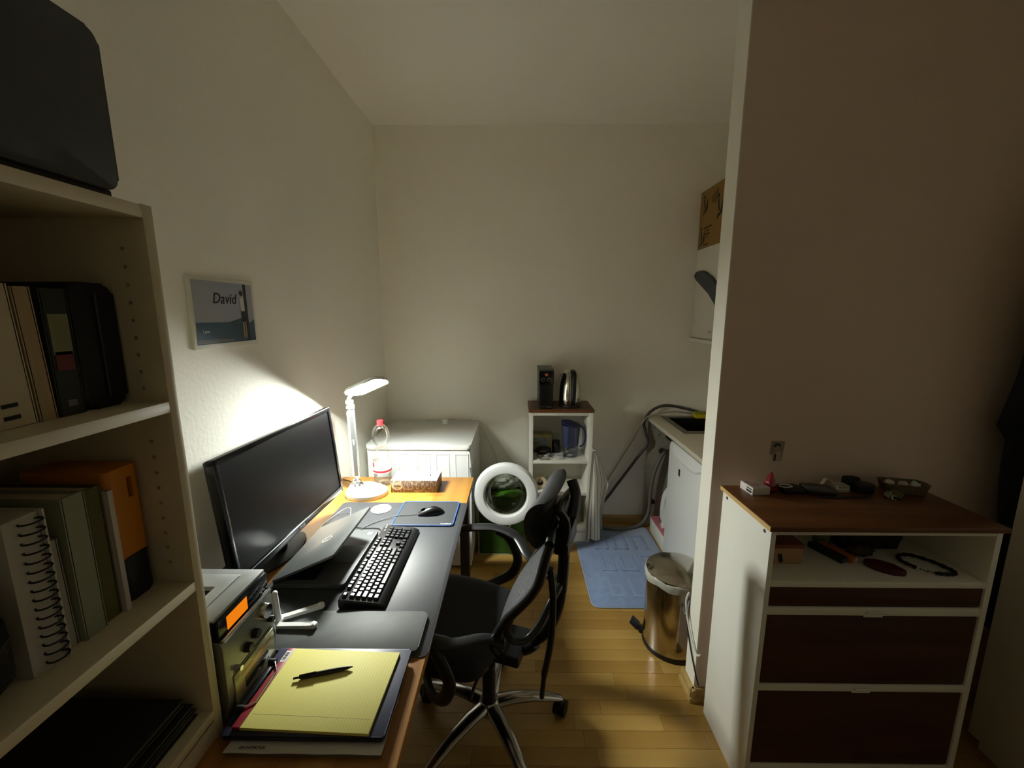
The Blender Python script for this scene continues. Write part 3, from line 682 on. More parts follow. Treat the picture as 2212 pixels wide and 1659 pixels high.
# middle shelf
sb = thing('spiral_notebook', 'white spiral bound notebook on the middle shelf', 'notebook', (-.82, .565, Z2))
part(sb, 'sheets', MB().box(-.95, -.728, .530, .575, Z2, Z2 + .25, .001), mat('sheet_grey', '#b9b6ab', .7))
part(sb, 'cover', MB().box(-.952, -.722, .576, .579, Z2, Z2 + .252), mat('cover_pale', '#c6c3b8', .5))
wire = MB().tube([(0.011 * math.cos(R(a)), .014 * math.sin(R(a)), 0) for a in range(0, 360, 30)], .0016, 6, closed=True).mesh('wire_loop', mat('wire_black', '#17171a', .4))
for k in range(16): instance('wire_loop', wire, sb, (-.722, .560, Z2 + .012 + k * .0152))
GM = 'books on the middle shelf'
book(.583, .602, Z2, .19, -.93, -.735, mat('book_stone', '#a5a196', .6), 'short stone grey book beside the spiral notebook', grp=GM, tilt=1)
book(.604, .641, Z2, .253, -.94, -.725, mat('binder_sage', '#8c9078', .55), 'tall sage green binder on the middle shelf', 'binder', grp=GM)
book(.643, .672, Z2, .250, -.94, -.73, mat('book_olive', '#55511f', .6), 'olive book beside the sage green binder', grp=GM)
book(.675, .684, Z2, .235, -.94, -.722, mat('book_white', '#c7bfb6', .5), 'thin white booklet next to the orange and black carton', grp=GM)
cj = thing('speaker_carton', 'orange and black carton with a slot on the middle shelf', 'carton', (-.83, .722, Z2))
cj_up = part(cj, 'upper', MB().rrect(-.90, -.738, .690, .755, Z2 + .085, Z2 + .262, .012, .003), mat('carton_orange', '#c67d12', .5))
part(cj, 'lower', MB().rrect(-.902, -.736, .688, .757, Z2, Z2 + .088, .018, .004), BLACK)
cut(cj_up, MB().box(-.765, -.73, .728, .738, Z2 + .20, Z2 + .24))
bg = thing('soft_bag', 'black soft bag slumped at the open end of the middle shelf', 'bag', (-.80, .46, Z2))
part(bg, 'body', MB().blob((-.80, .455, Z2 + .09), (.12, .065, .10), 3, .25, zmin=Z2), mat('bag_black', '#121211', .8, bump=(40, .5, .004)))
# bottom shelf: things lying flat
flat = [('#1b1b1c', .018, 'thin black folder at the bottom of the flat pile', 'folder'), ('#c9c2ac', .010, 'cream notebook lying above the black folder', 'notebook'), ('#161617', .014, 'black notebook lying between cream and grey notebooks', 'notebook'), ('#9c9a90', .008, 'grey notebook lying second from the top of the pile', 'notebook'), ('#131314', .016, 'black portfolio on top of the flat pile', 'portfolio')]
z = Z3
for k, (c, h, lb, ct) in enumerate(flat):
    t = thing(ct, lb, ct, (-.82, .58, z), 'papers lying flat on the bottom shelf')
    dx = (.0, -.012, .006, -.02, -.004)[k]
    m = mat('flat_%d' % k, c, .5)
    part(t, 'cover', MB().box(-.96, -.690 + dx, .36, .752 - k * .006, z, z + h * .22, .0008).box(-.96, -.690 + dx, .36, .752 - k * .006, z + h * .78, z + h - .0004, .0008).box(-.96, -.955, .36, .752 - k * .006, z, z + h - .0004), m)
    part(t, 'pages', MB().box(-.955, -.694 + dx, .365, .748 - k * .006, z + h * .2, z + h * .8), mat('paper', '#cfc8b4', .8) if k in (1, 3) else mat('paper_dark', '#3a382f', .8))
    z += h

# ------------------------------------------------------------------ picture on the left wall
pc = thing('wall_picture', 'blue seaside picture with a name on the left wall', 'picture', (LX, 1.43, 1.66))
part(pc, 'backing', MB().box(LX, LX + .008, 1.272, 1.588, 1.548, 1.778, .001), mat('pic_white', '#dcdcd2', .5))
part(pc, 'sky', MB().box(LX + .008, LX + .0088, 1.285, 1.575, 1.562, 1.766), mat('pic_sky', '#9aa3b4', .5, noise=(5, .5, '#a9aab0')))
part(pc, 'sea', MB().prism([(1.285, 1.562), (1.575, 1.562), (1.575, 1.64), (1.54, 1.625), (1.50, 1.645), (1.44, 1.632), (1.285, 1.632)], 'x', LX + .0088, LX + .0093), mat('pic_sea', '#4a6478', .5, noise=(14, .6, '#2f4658'), stretch=(1, .3, 1)))
part(pc, 'beach', MB().prism([(1.285, 1.565), (1.45, 1.566), (1.46, 1.574), (1.285, 1.578)], 'x', LX + .0093, LX + .0096), mat('pic_sand', '#6f7374', .5))
part(pc, 'post', MB().prism([(1.530, 1.562), (1.542, 1.562), (1.540, 1.766), (1.526, 1.766)], 'x', LX + .0096, LX + .0101), mat('pic_post', '#3a3436', .6))
part(pc, 'figure_shirt', MB().prism([(1.505, 1.668), (1.522, 1.668), (1.524, 1.715), (1.512, 1.722), (1.500, 1.712)], 'x', LX + .0101, LX + .0106), mat('pic_shirt', '#c6c9c6', .6))
part(pc, 'figure_head', MB().prism(arc(1.512, 1.733, .009, 0, 340, 16), 'x', LX + .0101, LX + .0106), mat('pic_hair', '#403832', .6))
part(pc, 'figure_shorts', MB().prism([(1.504, 1.632), (1.526, 1.632), (1.524, 1.67), (1.504, 1.67)], 'x', LX + .0101, LX + .0106), mat('pic_navy', '#20283a', .6))
part(pc, 'figure_legs', MB().prism([(1.506, 1.574), (1.513, 1.574), (1.514, 1.632), (1.506, 1.632)], 'x', LX + .0101, LX + .0106).prism([(1.518, 1.574), (1.525, 1.574), (1.525, 1.632), (1.518, 1.632)], 'x', LX + .0101, LX + .0106), mat('pic_skin', '#a08a78', .6))
text(pc, 'name', 'David', (LX + .0094, 1.425, 1.710), (0, 1, 0), (0, 0, 1), .050, INK, ext=.0003, shear=.25)
text(pc, 'small_print', 'Love', (LX + .0100, 1.325, 1.603), (0, 1, 0), (0, 0, 1), .015, PRINTW, ext=.0003)

# ------------------------------------------------------------------ washing machine
wm = thing('washing_machine', 'white front loading washing machine with its round door open', 'washing machine', (-.62, 2.78, 0))
WX0, WX1, WY0, WY1 = -.945, -.292, 2.478, 3.082
part(wm, 'body', MB().box(WX0, WX1 - .02, WY0, WY1, .02, .825, .006), ENAMEL)
part(wm, 'front_panel', MB().prism([(WX1 - .022, .02), (WX1 - .006, .02), (WX1, .08), (WX1 + .002, .60), (WX1 - .012, .80), (WX1 - .022, .82)], 'y', WY0 + .002, WY1 - .002, .003), ENAMEL)
part(wm, 'control_panel', MB().prism([(WX1 - .02, .70), (WX1 + .004, .70), (WX1 - .004, .80), (WX1 - .02, .815)], 'y', WY0 + .001, WY1 - .001, .002), WPLAST)
part(wm, 'top_plate', MB().rrect(WX0 - .008, WX1 + .004, WY0 - .012, WY1 + .01, .822, .850, .025, .009, 6), ENAMEL)
for x0 in (-.75, -.63, -.51, -.39):
    rim = MB()
    for q in ((x0, x0 + .085, .785, .79), (x0, x0 + .085, .30, .305), (x0, x0 + .005, .30, .79), (x0 + .08, x0 + .085, .30, .79)):
        rim.box(q[0], q[1], WY0 - .003, WY0 + .001, q[2], q[3], .001)
    part(wm, 'pressed_panel', rim, ENAMEL)
for fx in (WX0 + .05, WX1 - .06):
    for fy in (WY0 + .05, WY1 - .05):
        part(wm, 'foot', MB().cyl((fx, fy, 0), (fx, fy, .022), .022, n=16), BLACK)
dr = part(wm, 'door', MB().lathe([(.138, .012), (.146, .028), (.170, .034), (.196, .028), (.207, .010), (.208, -.006), (.200, -.014), (.14, -.014), (.138, .012)], (0, 0, 0), 56).xf(Matrix.Translation((-.070, 2.515, .508)) @ Matrix.Rotation(R(90), 4, 'X') @ Matrix.Diagonal((1, 1.03, 1, 1))), ENAMEL, 'round white door ring')
part(dr, 'door_glass', MB().lathe([(.139, .006), (.13, -.02), (.11, -.055), (.095, -.066), (.05, -.070), (0, -.070)], (0, 0, 0), 40).xf(Matrix.Translation((-.070, 2.515, .508)) @ Matrix.Rotation(R(90), 4, 'X')), thin_clear('door_glass', (.80, .83, .78), .1))
part(dr, 'outer_glass', MB().lathe([(.140, .010), (.10, .018), (.05, .023), (0, .0245)], (0, 0, 0), 40).xf(Matrix.Translation((-.070, 2.515, .508)) @ Matrix.Rotation(R(90), 4, 'X')), thin_clear('outer_glass', (.92, .94, .9), .1))
part(dr, 'inner_lip', MB().tube([(-.070 + .1385 * math.cos(q), 2.508, .508 + .1425 * math.sin(q)) for q in [2 * math.pi * k / 40 for k in range(40)]], .004, 8, closed=True), WPLAST)
part(dr, 'hinge', MB().box(-.296, -.262, 2.505, 2.530, .455, .56, .004), GREYP)
# plug and cord on the washer
pg = thing('power_plug', 'white power plug with its cord on the washing machine top', 'plug', (-.53, 2.99, .850))
part(pg, 'plug_body', MB().rrect(-.555, -.515, 2.97, 3.005, .8502, .886, .008, .004), WPLAST)
part(pg, 'pins', MB().cyl((-.515, 2.983, .868), (-.498, 2.983, .868), .0024, n=10).cyl((-.515, 2.995, .868), (-.498, 2.995, .868), .0024, n=10), CHROME)
part(pg, 'cord', MB().tube(spline([(-.555, 2.988, .868), (-.60, 3.02, .856), (-.70, 3.07, .854), (-.60, 3.088, .854), (-.42, 3.092, .855), (-.34, 3.100, .845), (-.25, 3.103, .74), (-.15, 3.103, .50), (-.12, 3.09, .2), (-.14, 3.08, .03)], 8), .0026, 8), mat('cord_white', '#cfcfc6', .5))
# green bag behind the door, with clear bag
gb = thing('shopping_bag', 'dark green shopping bag standing behind the washing machine door', 'bag', (-.07, 2.74, 0))
gm = mat('bag_green', '#2f5216', .45, noise=(9, .7, '#1c3510'), bump=(20, .6, .006))
gg = []
from mathutils import noise as mnoise
for i in range(11):
    t = i / 10; rw = []
    for j in range(33):
        q = 2 * math.pi * j / 32
        sx, sy = .165 + .01 * t, .085
        ex = lambda c: math.copysign(abs(c) ** .45, c)
        nz = mnoise.noise(Vector((math.cos(q) * 2, math.sin(q) * 2, t * 4)))
        rw.append((-.101 + sx * ex(math.cos(q)) + .012 * nz, 2.73 + sy * ex(math.sin(q)) + .012 * nz, .002 + .43 * t + .03 * nz * t))
    gg.append(rw)
part(gb, 'body', MB().surf(gg), gm)
part(gb, 'bottom', MB().box(-.255, .055, 2.655, 2.805, .001, .006), gm)
part(gb, 'top_fold', MB().blob((-.06, 2.72, .405), (.11, .06, .045), 5, .25), mat('bag_green_light', '#78b83a', .3, noise=(14, .7, '#3f7a1e'), bump=(30, .8, .006)))
part(gb, 'edge_piping', MB().tube([(-.263, 2.645, .004), (-.10, 2.640, .004), (.064, 2.645, .004)], .003, 8).tube([(-.263, 2.645, .004), (-.265, 2.644, .2), (-.265, 2.645, .40)], .003, 8), mat('piping_pale', '#9da386', .5))
part(gb, 'handle', MB().tube(spline([(-.06, 2.642, .16), (-.055, 2.625, .20), (-.045, 2.622, .235), (-.04, 2.64, .27)], 5), .004, 8), WPLAST)
solo('plastic_bag', MB().blob((-.10, 2.74, .532), (.13, .075, .080), 11, .28, 32, 20, 3.5), mat('film_white', '#c9ccc2', .25, noise=(10, .7, '#7c8078'), bump=(26, .9, .01)), 'crumpled pale plastic bag on top of the green shopping bag', 'bag', (-.10, 2.74, .455))

# ------------------------------------------------------------------ white shelf unit by the far wall
su = thing('shelf_unit', 'narrow white shelf unit with wooden top at the far wall', 'shelf unit', (.31, 2.95, 0))
UX0, UX1, UY0, UY1 = .088, .532, 2.79, 3.09
part(su, 'side_panel', MB().box(UX0, UX0 + .026, UY0, UY1, 0, .985, .001), WHITE)
part(su, 'side_panel', MB().box(UX1 - .030, UX1, UY0, UY1, .0100, .985, .001), WHITE)
part(su, 'wood_top', MB().box(UX0 - .006, UX1 + .006, UY0 - .008, UY1, .985, 1.006, .001), TOPW, 'brown wooden top board')
for z0, z1 in ((.962, .985), (.612, .634), (.372, .394), (.096, .120)):
    part(su, 'board', MB().box(UX0 + .026, UX1 - .030, UY0 + .002, UY1, z0, z1, .0008), WHITE)
part(su, 'plinth', MB().prism([(UX0 + .026, 0), (.430, 0), (.430, .0100), (UX1 - .030, .0100), (UX1 - .030, .096), (UX0 + .026, .096)], 'y', UY0 + .014, UY0 + .03), WHITE)
part(su, 'back_panel', MB().box(UX0 + .02, UX1 - .02, UY1 - .006, UY1, .07, .985), WHITE)
UT = 1.006
di = thing('coffee_machine', 'slim black capsule coffee machine on the shelf unit', 'coffee machine', (.205, 2.95, UT))
part(di, 'body', MB().rrect(.152, .254, 2.83, 3.075, UT, UT + .272, .010, .003), mat('disp_black', '#131315', .3))
part(di, 'top_cover', MB().rrect(.150, .256, 2.822, 3.077, UT + .262, UT + .274, .010, .003), mat('disp_grey', '#5a5b57', .45))
hd = part(di, 'front_head', MB().box(.151, .255, 2.806, 2.84, UT + .172, UT + .266, .004), GLOSSB)
lgo = part(hd, 'logo_tile', MB().box(.194, .213, 2.8045, 2.8065, UT + .232, UT + .252, .0005), mat('logo_red', '#d0463c', .4))
text(lgo, 'logo', 'illy', (.2035, 2.8042, UT + .242), (1, 0, 0), (0, 0, 1), .012, PRINTW, shear=.2)
for x in (.182, .222):
    part(hd, 'button', MB().tube([(x + .011 * math.cos(R(a)), 2.8055, UT + .207 + .011 * math.sin(R(a))) for a in range(0, 360, 20)], .0013, 6, closed=True), mat('button_grey', '#8b8d8c', .4))
part(di, 'drip_tray', MB().box(.156, .250, 2.812, 2.84, UT, UT + .022, .003), BLACK)
text(di, 'maker_mark', 'espresso', (.225, 2.8112, UT + .013), (1, 0, 0), (0, 0, 1), .009, mat('button_grey', '#8b8d8c', .4))
ke = thing('kettle', 'stainless steel electric kettle with black handle on shelf unit', 'kettle', (.38, 2.91, UT))
kc = (.381, 2.905, UT)
part(ke, 'power_base', MB().lathe([(0, 0), (.078, 0), (.080, .006), (.076, .016), (0, .016)], kc, 36), BLACK)
part(ke, 'body', MB().lathe([(0, .016), (.074, .016), (.0785, .022), (.0785, .06), (.076, .12), (.069, .18), (.059, .225), (.052, .245), (0, .245)], kc, 48), mat('kettle_steel', '#c2bfb6', .16, 1.))
part(ke, 'lid', MB().lathe([(0, .268), (.022, .266), (.044, .256), (.053, .244), (0, .244)][::-1], kc, 36), mat('kettle_steel', '#c2bfb6', .16, 1.))
part(ke, 'spout', MB().prism([(.381 - .028, 2.9), (.381 - .075, 2.905), (.381 - .028, 2.91)], 'z', UT + .20, UT + .252, .003), mat('kettle_steel', '#c2bfb6', .16, 1.))
part(ke, 'handle', MB().tube(spline([(.385, 2.86, UT + .262), (.390, 2.815, UT + .262), (.394, 2.797, UT + .23), (.394, 2.795, UT + .15), (.392, 2.800, UT + .06), (.390, 2.822, UT + .03)], 7), .015, 14, flat=.75), mat('handle_black', '#0f0f10', .25))
# shelf contents
Us = .634
ju = thing('water_filter_jug', 'blue water filter jug on the shelf under the kettle', 'jug', (.395, 2.90, Us))
jc = (.392, 2.905, Us)
part(ju, 'outer_jug', MB().lathe([(0, .002), (.050, 0), (.054, .004), (.060, .10), (.068, .20), (.072, .245)], jc, 36, 1., 1.), thin_clear('jug_clear', (.72, .74, .78), .2))
part(ju, 'funnel', MB().lathe([(0, .07), (.045, .072), (.052, .08), (.058, .10), (.066, .235), (.060, .235)], jc, 36), mat('jug_blue_clear', '#666b92', .25, spec=.5))
part(ju, 'lid', MB().lathe([(0, .262), (.03, .262), (.066, .25), (.075, .242), (.073, .234), (0, .234)][::-1], jc, 36).xf(Matrix.Translation((jc[0], jc[1], Us + .24)) @ Matrix.Rotation(R(16), 4, 'Y') @ Matrix.Translation((-jc[0], -jc[1], -Us - .24))), mat('lid_navy', '#24274c', .3))
part(ju, 'handle', MB().tube(spline([(.448, 2.885, Us + .235), (.480, 2.875, Us + .215), (.494, 2.870, Us + .16), (.486, 2.872, Us + .10), (.458, 2.885, Us + .075)], 7), .0105, 12, flat=.7), mat('lid_navy', '#24274c', .3))
part(ju, 'maker_plate', MB().box(.365, .395, 2.845, 2.848, Us + .018, Us + .032), GREYP)
tbx = thing('tea_carton', 'flattened tea carton on the shelf behind the cutlery', 'carton', (.185, 3.0, Us))
part(tbx, 'box', MB().box(.116, .262, 2.97, 3.05, Us, Us + .14, .002), mat('tea_card', '#8d8b73', .6, noise=(18, .8, '#c9b46a')))
part(tbx, 'printed_panel', MB().box(.118, .225, 2.968, 2.9705, Us + .05, Us + .115), mat('tea_print', '#8d9a9c', .6, noise=(25, .8, '#5a6a70')))
part(tbx, 'red_dot', MB().lathe([(0, 0), (.010, 0), (.010, .001), (0, .001)], (0, 0, 0), 16).xf(Matrix.Translation((.135, 2.968, Us + .075)) @ Matrix.Rotation(R(90), 4, 'X')), mat('tea_red', '#a8474e', .5))
blk = thing('food_pouch', 'black food pouch lying in front of the tea carton', 'pouch', (.19, 2.93, Us))
part(blk, 'body', MB().blob((.198, 2.935, Us + .028), (.060, .026, .030), 4, .25, zmin=Us), mat('pouch_black', '#1a1c1a', .35, bump=(40, .6, .004)))
part(blk, 'print', MB().box(.175, .215, 2.907, 2.9115, Us + .026, Us + .032), mat('pouch_print', '#8c8d88', .5))
tin = thing('dark_jar', 'small dark lidded jar beside the water filter jug', 'jar', (.295, 2.99, Us))
part(tin, 'glass', MB().lathe([(0, 0), (.032, 0), (.034, .004), (.034, .06), (.028, .07), (0, .07)], (.295, 2.99, Us), 24), mat('jar_dark', '#24261f', .2))
part(tin, 'lid', MB().lathe([(0, .086), (.030, .086), (.031, .070), (0, .070)][::-1], (.295, 2.99, Us), 24), BLACK)
def spoon(x, y_, a, label, m):
    t = thing('spoon', label, 'spoon', (x, y_, Us), 'cutlery on the shelf unit')
    M = Matrix.Translation((x, y_, Us)) @ Matrix.Rotation(R(a), 4, 'Z')
    part(t, 'bowl', MB().ball((0, 0, .008), (.024, .016, .006), 16, 8).xf(M), m)
    part(t, 'handle', MB().tube([M @ Vector(p) for p in ((.02, 0, .009), (.06, 0, .012), (.11, 0, .006))], [.003, .0025, .004], 8), m)
spoon(.150, 2.838, 5, 'steel spoon pointing at the jug near the shelf edge', CHROME)
spoon(.160, 2.877, 6, 'steel spoon lying behind the other spoon', CHROME)
for k, (x, y_, a, c, lb) in enumerate(((.222, 2.862, 62, '#b5b0b0', 'silvery sachet lying across the spoons'), (.312, 2.822, 20, '#cfcabd', 'cream paper sachet beside the jug base'), (.310, 2.874, -20, '#a39aa2', 'lilac sachet behind the cream sachet'), (.200, 2.808, 4, '#8f8f80', 'olive sachet at the shelf edge before the spoons'))):
    t = thing('sachet', lb, 'sachet', (x, y_, Us), 'sachets on the shelf unit')
    M = Matrix.Translation((x, y_, Us + (.0145 if k == 0 else 0))) @ Matrix.Rotation(R(a), 4, 'Z')
    part(t, 'packet', MB().box(-.03, .03, -.011, .011, 0, .010, .004).xf(M), mat('sachet_%d' % k, c, .3, bump=(80, .4, .002)))
    part(t, 'seal', MB().box(.029, .036, -.010, .010, .004, .006).box(-.036, -.029, -.010, .010, .004, .006).xf(M), mat('sachet_%d' % k, c, .3))
tp_ = thing('tape_roll', 'roll of pale packing tape on the middle board of the shelf unit', 'tape', (.172, 2.89, .394))
part(tp_, 'tape', MB().lathe([(.022, -.024), (.047, -.024), (.047, .024), (.022, .024), (.022, -.024)], (0, 0, 0), 36).xf(Matrix.Translation((.172, 2.88, .442)) @ Matrix.Rotation(R(90), 4, 'X')), mat('tape_cream', '#cfc3a4', .4))
part(tp_, 'core', MB().lathe([(.0195, -.025), (.023, -.025), (.023, .025), (.0195, .025), (.0195, -.025)], (0, 0, 0), 30).xf(Matrix.Translation((.172, 2.88, .442)) @ Matrix.Rotation(R(90), 4, 'X')), mat('core_brown', '#6b5236', .7))
pbg = thing('produce_bag', 'clear plastic bag of onions on the bottom board', 'bag', (.40, 2.92, .12))
fg = []
for r_, z in ((.0, .1205), (.05, .1205), (.072, .125), (.083, .15), (.084, .185), (.074, .22), (.052, .255), (.022, .285), (.020, .30), (.042, .325)):
    fg.append([(.405 + r_ * (1 + .05 * math.sin(7 * q + z * 40) * (z > .2)) * math.cos(q), 2.905 + 1.08 * r_ * (1 + .05 * math.sin(5 * q + z * 55) * (z > .2)) * math.sin(q), z + .006 * math.sin(6 * q) * (z > .31)) for q in [2 * math.pi * k / 40 for k in range(41)]])
part(pbg, 'film', MB().surf(fg), see_through('bag_film', '#aeb4a2', .55, .2), ang=70)
for k, q in enumerate((210, 330, 90)):
    x, y_, r_ = .405 + .038 * math.cos(R(q)), 2.905 + .038 * math.sin(R(q)), (.032, .031, .032)[k]
    t = thing('onion', 'yellow onion inside the clear produce bag', 'onion', (x, y_, .122), 'onions in the produce bag')
    part(t, 'bulb', MB().lathe([(0, 0), (r_ * .5, .004), (r_ * .95, r_ * .6), (r_, r_), (r_ * .8, r_ * 1.5), (r_ * .25, r_ * 1.9), (r_ * .12, r_ * 2.2), (0, r_ * 2.2)], (x, y_, .122), 20), mat('onion_skin', '#8d8a3e', .5, noise=(20, .5, '#6c6a30')))
# striped towel
def stripes():
    m = mat('towel_stripes', '#d9d6c8', .9); nt = m.node_tree; N = nt.nodes; L = nt.links
    uv = N.new('ShaderNodeUVMap'); sp = N.new('ShaderNodeSeparateXYZ'); mu = N.new('ShaderNodeMath'); mu.operation = 'MULTIPLY'; mu.inputs[1].default_value = 4
    fr_ = N.new('ShaderNodeMath'); fr_.operation = 'FRACT'; lt_ = N.new('ShaderNodeMath'); lt_.operation = 'LESS_THAN'; lt_.inputs[1].default_value = .15
    mx = N.new('ShaderNodeMix'); mx.data_type = 'RGBA'; mx.inputs[6].default_value = (*rgb('#dbd8ca'), 1); mx.inputs[7].default_value = (*rgb('#4a4a48'), 1)
    L.new(uv.outputs[0], sp.inputs[0]); L.new(sp.outputs[0], mu.inputs[0]); L.new(mu.outputs[0], fr_.inputs[0]); L.new(fr_.outputs[0], lt_.inputs[0]); L.new(lt_.outputs[0], mx.inputs[0]); L.new(mx.outputs[2], N['Principled BSDF'].inputs['Base Color'])
    return m
tw = thing('towel', 'white kitchen towel with dark stripes hanging beside the shelf unit', 'towel', (.58, 2.82, 0))
def drape(pl, pr, ph, n=28, m=41, amp=.014, y0=2.80):
    def at(tab, t):
        for (a, b), (c, d_) in zip(tab, tab[1:]):
            if t <= c: return b + (d_ - b) * (t - a) / (c - a)
        return tab[-1][1]
    out = []
    for i in range(m):
        t = i / (m - 1); rw = []
        for j in range(n):
            s_ = j / (n - 1)
            rw.append((at(pl, t) + (at(pr, t) - at(pl, t)) * s_, y0 + amp * math.sin(s_ * 7 + ph + t * 1.2) * (.4 + t) + .025 * s_, at(PZt, t) + .012 * math.sin(s_ * 5)))
        out.append(rw)
    return out
PZt = [(0, .705), (1, .034)]
part(tw, 'front_fold', MB().surf(drape([(0, .528), (.3, .518), (1, .510)], [(0, .552), (.3, .588), (1, .612)], 0, y0=2.766, amp=.009), .0022, uv=True), stripes(), ang=80)
PZt = [(0, .715), (1, .10)]
part(tw, 'back_fold', MB().surf(drape([(0, .545), (1, .575)], [(0, .56), (.12, .600), (.42, .665), (.52, .655), (.75, .625), (1, .632)], 2.0, y0=2.806), .0022, uv=True), stripes(), ang=80)
part(tw, 'hook', MB().box(.5318, .538, 2.792, 2.822, .70, .728, .001).tube([(.536, 2.800, .712), (.548, 2.790, .712), (.550, 2.780, .716), (.550, 2.768, .724)], .003, 8), WPLAST)

# ------------------------------------------------------------------ kitchen corner
WT = mat('worktop', '#c8c2b0', .4, noise=(60, .35, '#b7b09c'))
ct = thing('worktop', 'pale kitchen worktop with rounded front edge along the far right', 'worktop', (1.3, 2.45, .86))
cpts = [(1.005, .858), (1.60, .858), (1.60, .888), (1.012, .888), (1.0, .886), (.994, .876), (.996, .864)]
part(ct, 'front_slab', MB().prism([(x, z) for x, z in cpts if True][:0] or [(1.005, .858), (1.10, .858), (1.10, .888), (1.012, .888), (1.0, .886), (.994, .876), (.996, .864)], 'y', 1.70, 3.108), WT)
part(ct, 'rear_slab', MB().box(1.52, 1.615, 1.70, 3.108, .858, .888), WT)
part(ct, 'near_slab', MB().box(1.10, 1.52, 1.70, 2.63, .858, .888), WT)
part(ct, 'far_slab', MB().box(1.10, 1.52, 3.06, 3.108, .858, .888), WT)
sk = thing('sink', 'dark inset sink with steel rim in the worktop', 'sink', (1.31, 2.83, .888))
rim = MB()
for q in ((1.095, 1.135, 2.615, 3.065), (1.485, 1.525, 2.615, 3.065), (1.135, 1.485, 2.615, 2.665), (1.135, 1.485, 3.025, 3.065)):
    rim.box(q[0], q[1], q[2], q[3], .886, .892, .001)
part(sk, 'rim', rim, mat('sink_rim', '#6f6c60', .35, .6))
bw = MB()
bw.box(1.13, 1.136, 2.66, 3.03, .74, .888).box(1.484, 1.49, 2.66, 3.03, .74, .888).box(1.13, 1.49, 2.66, 2.666, .74, .888).box(1.13, 1.49, 3.024, 3.03, .74, .888).box(1.13, 1.49, 2.66, 3.03, .735, .742)
part(sk, 'bowl', bw, mat('sink_dark', '#24231f', .35, .4))
part(sk, 'drain', MB().lathe([(0, .742), (.03, .742), (.03, .745), (0, .745)], (1.31, 2.83, 0), 20), CHROME)
sp_ = thing('sponge', 'yellow sponge cloth folded on the sink rim', 'sponge', (1.40, 3.04, .892))
part(sp_, 'pad', MB().box(1.33, 1.45, 2.995, 3.062, .892, .925, .006), mat('sponge_yellow', '#c9b31a', .85, bump=(120, .6, .003)))
part(sp_, 'scourer', MB().box(1.33, 1.45, 2.995, 3.062, .925, .933, .002), mat('scourer', '#8f8f24', .9))
frd = thing('fridge', 'white under counter fridge with scooped handle', 'fridge', (1.3, 2.37, 0))
part(frd, 'cabinet', MB().box(1.045, 1.60, 2.10, 2.655, .02, .835, .004), ENAMEL)
dpr = [(1.02, .03), (1.043, .03), (1.043, .828), (1.030, .828), (1.024, .81), (1.02, .79)]
fd = part(frd, 'door', MB().prism(dpr, 'y', 2.102, 2.655, .003), ENAMEL)
part(fd, 'handle_scoop', MB().tube(spline([(1.021, 2.62, .806), (1.017, 2.55, .765), (1.015, 2.40, .748), (1.017, 2.26, .760), (1.021, 2.16, .80)], 6), .009, 10, flat=.6), ENAMEL)
part(fd, 'badge', MB().box(1.0185, 1.0205, 2.458, 2.482, .655, .70, .0005), mat('badge_dark', '#2b241f', .4))
for fy in (2.14, 2.61): part(frd, 'foot', MB().cyl((1.08, fy, 0), (1.08, fy, .025), .018, n=12).cyl((1.55, fy, 0), (1.55, fy, .025), .018, n=12), BLACK)
ep = thing('sink_back_panel', 'grey chipboard panel with pipe holes under the sink', 'panel', (1.3, 3.085, 0))
ep_board = part(ep, 'board', MB().box(1.01, 1.60, 3.078, 3.092, 0, .857), mat('chip_grey', '#a7a392', .7, noise=(30, .4, '#938e7b')))
part(ep, 'pipe_stub', MB().cyl((1.12, 3.078, .615), (1.12, 3.05, .615), .022, n=16).cyl((1.12, 3.05, .615), (1.15, 3.04, .63), .012, n=12), mat('pipe_rust', '#3b3026', .6))
part(ep, 'pipe_stub', MB().cyl((1.07, 3.078, .20), (1.07, 3.055, .20), .018, n=14), mat('pipe_rust', '#3b3026', .6))
eh = MB()
for x, z in ((1.06, .80), (1.10, .74), (1.20, .50), (1.21, .44), (1.2, .38)): eh.cyl((x, 3.07, z), (x, 3.10, z), .006, n=12)
cut(ep_board, eh)
de = thing('detergent_bottle', 'white detergent bottle with handle hole beside the fridge', 'bottle', (1.12, 2.80, .12))
dpts = spline([(1.055, .125, 0), (1.050, .26, 0), (1.060, .36, 0), (1.09, .42, 0), (1.12, .44, 0), (1.15, .43, 0), (1.185, .36, 0), (1.19, .20, 0), (1.185, .125, 0)], 5)
de_body = part(de, 'body', MB().prism([(p.x, p.y) for p in dpts], 'y', 2.775, 2.835, .012, 3), WPLAST)
cut(de_body, MB().prism([(1.085 + .014 * math.cos(R(q)), .28 + .055 * math.sin(R(q))) for q in range(0, 360, 15)], 'y', 2.75, 2.86))
part(de, 'cap', MB().cyl((1.12, 2.805, .438), (1.12, 2.805, .475), .02, .018, n=18), mat('cap_maroon', '#7c2a2c', .4))
pk = thing('plinth_box', 'low white box with a pink lid beside the fridge', 'box', (1.15, 2.8, 0))
part(pk, 'sides', MB().box(1.035, 1.30, 2.672, 2.985, 0, .112, .002), WHITE)
part(pk, 'lid', MB().box(1.033, 1.302, 2.670, 2.987, .112, .1195, .002), mat('lid_pink', '#c4727f', .5))
HOSE = mat('hose_grey', '#6d6b62', .5)
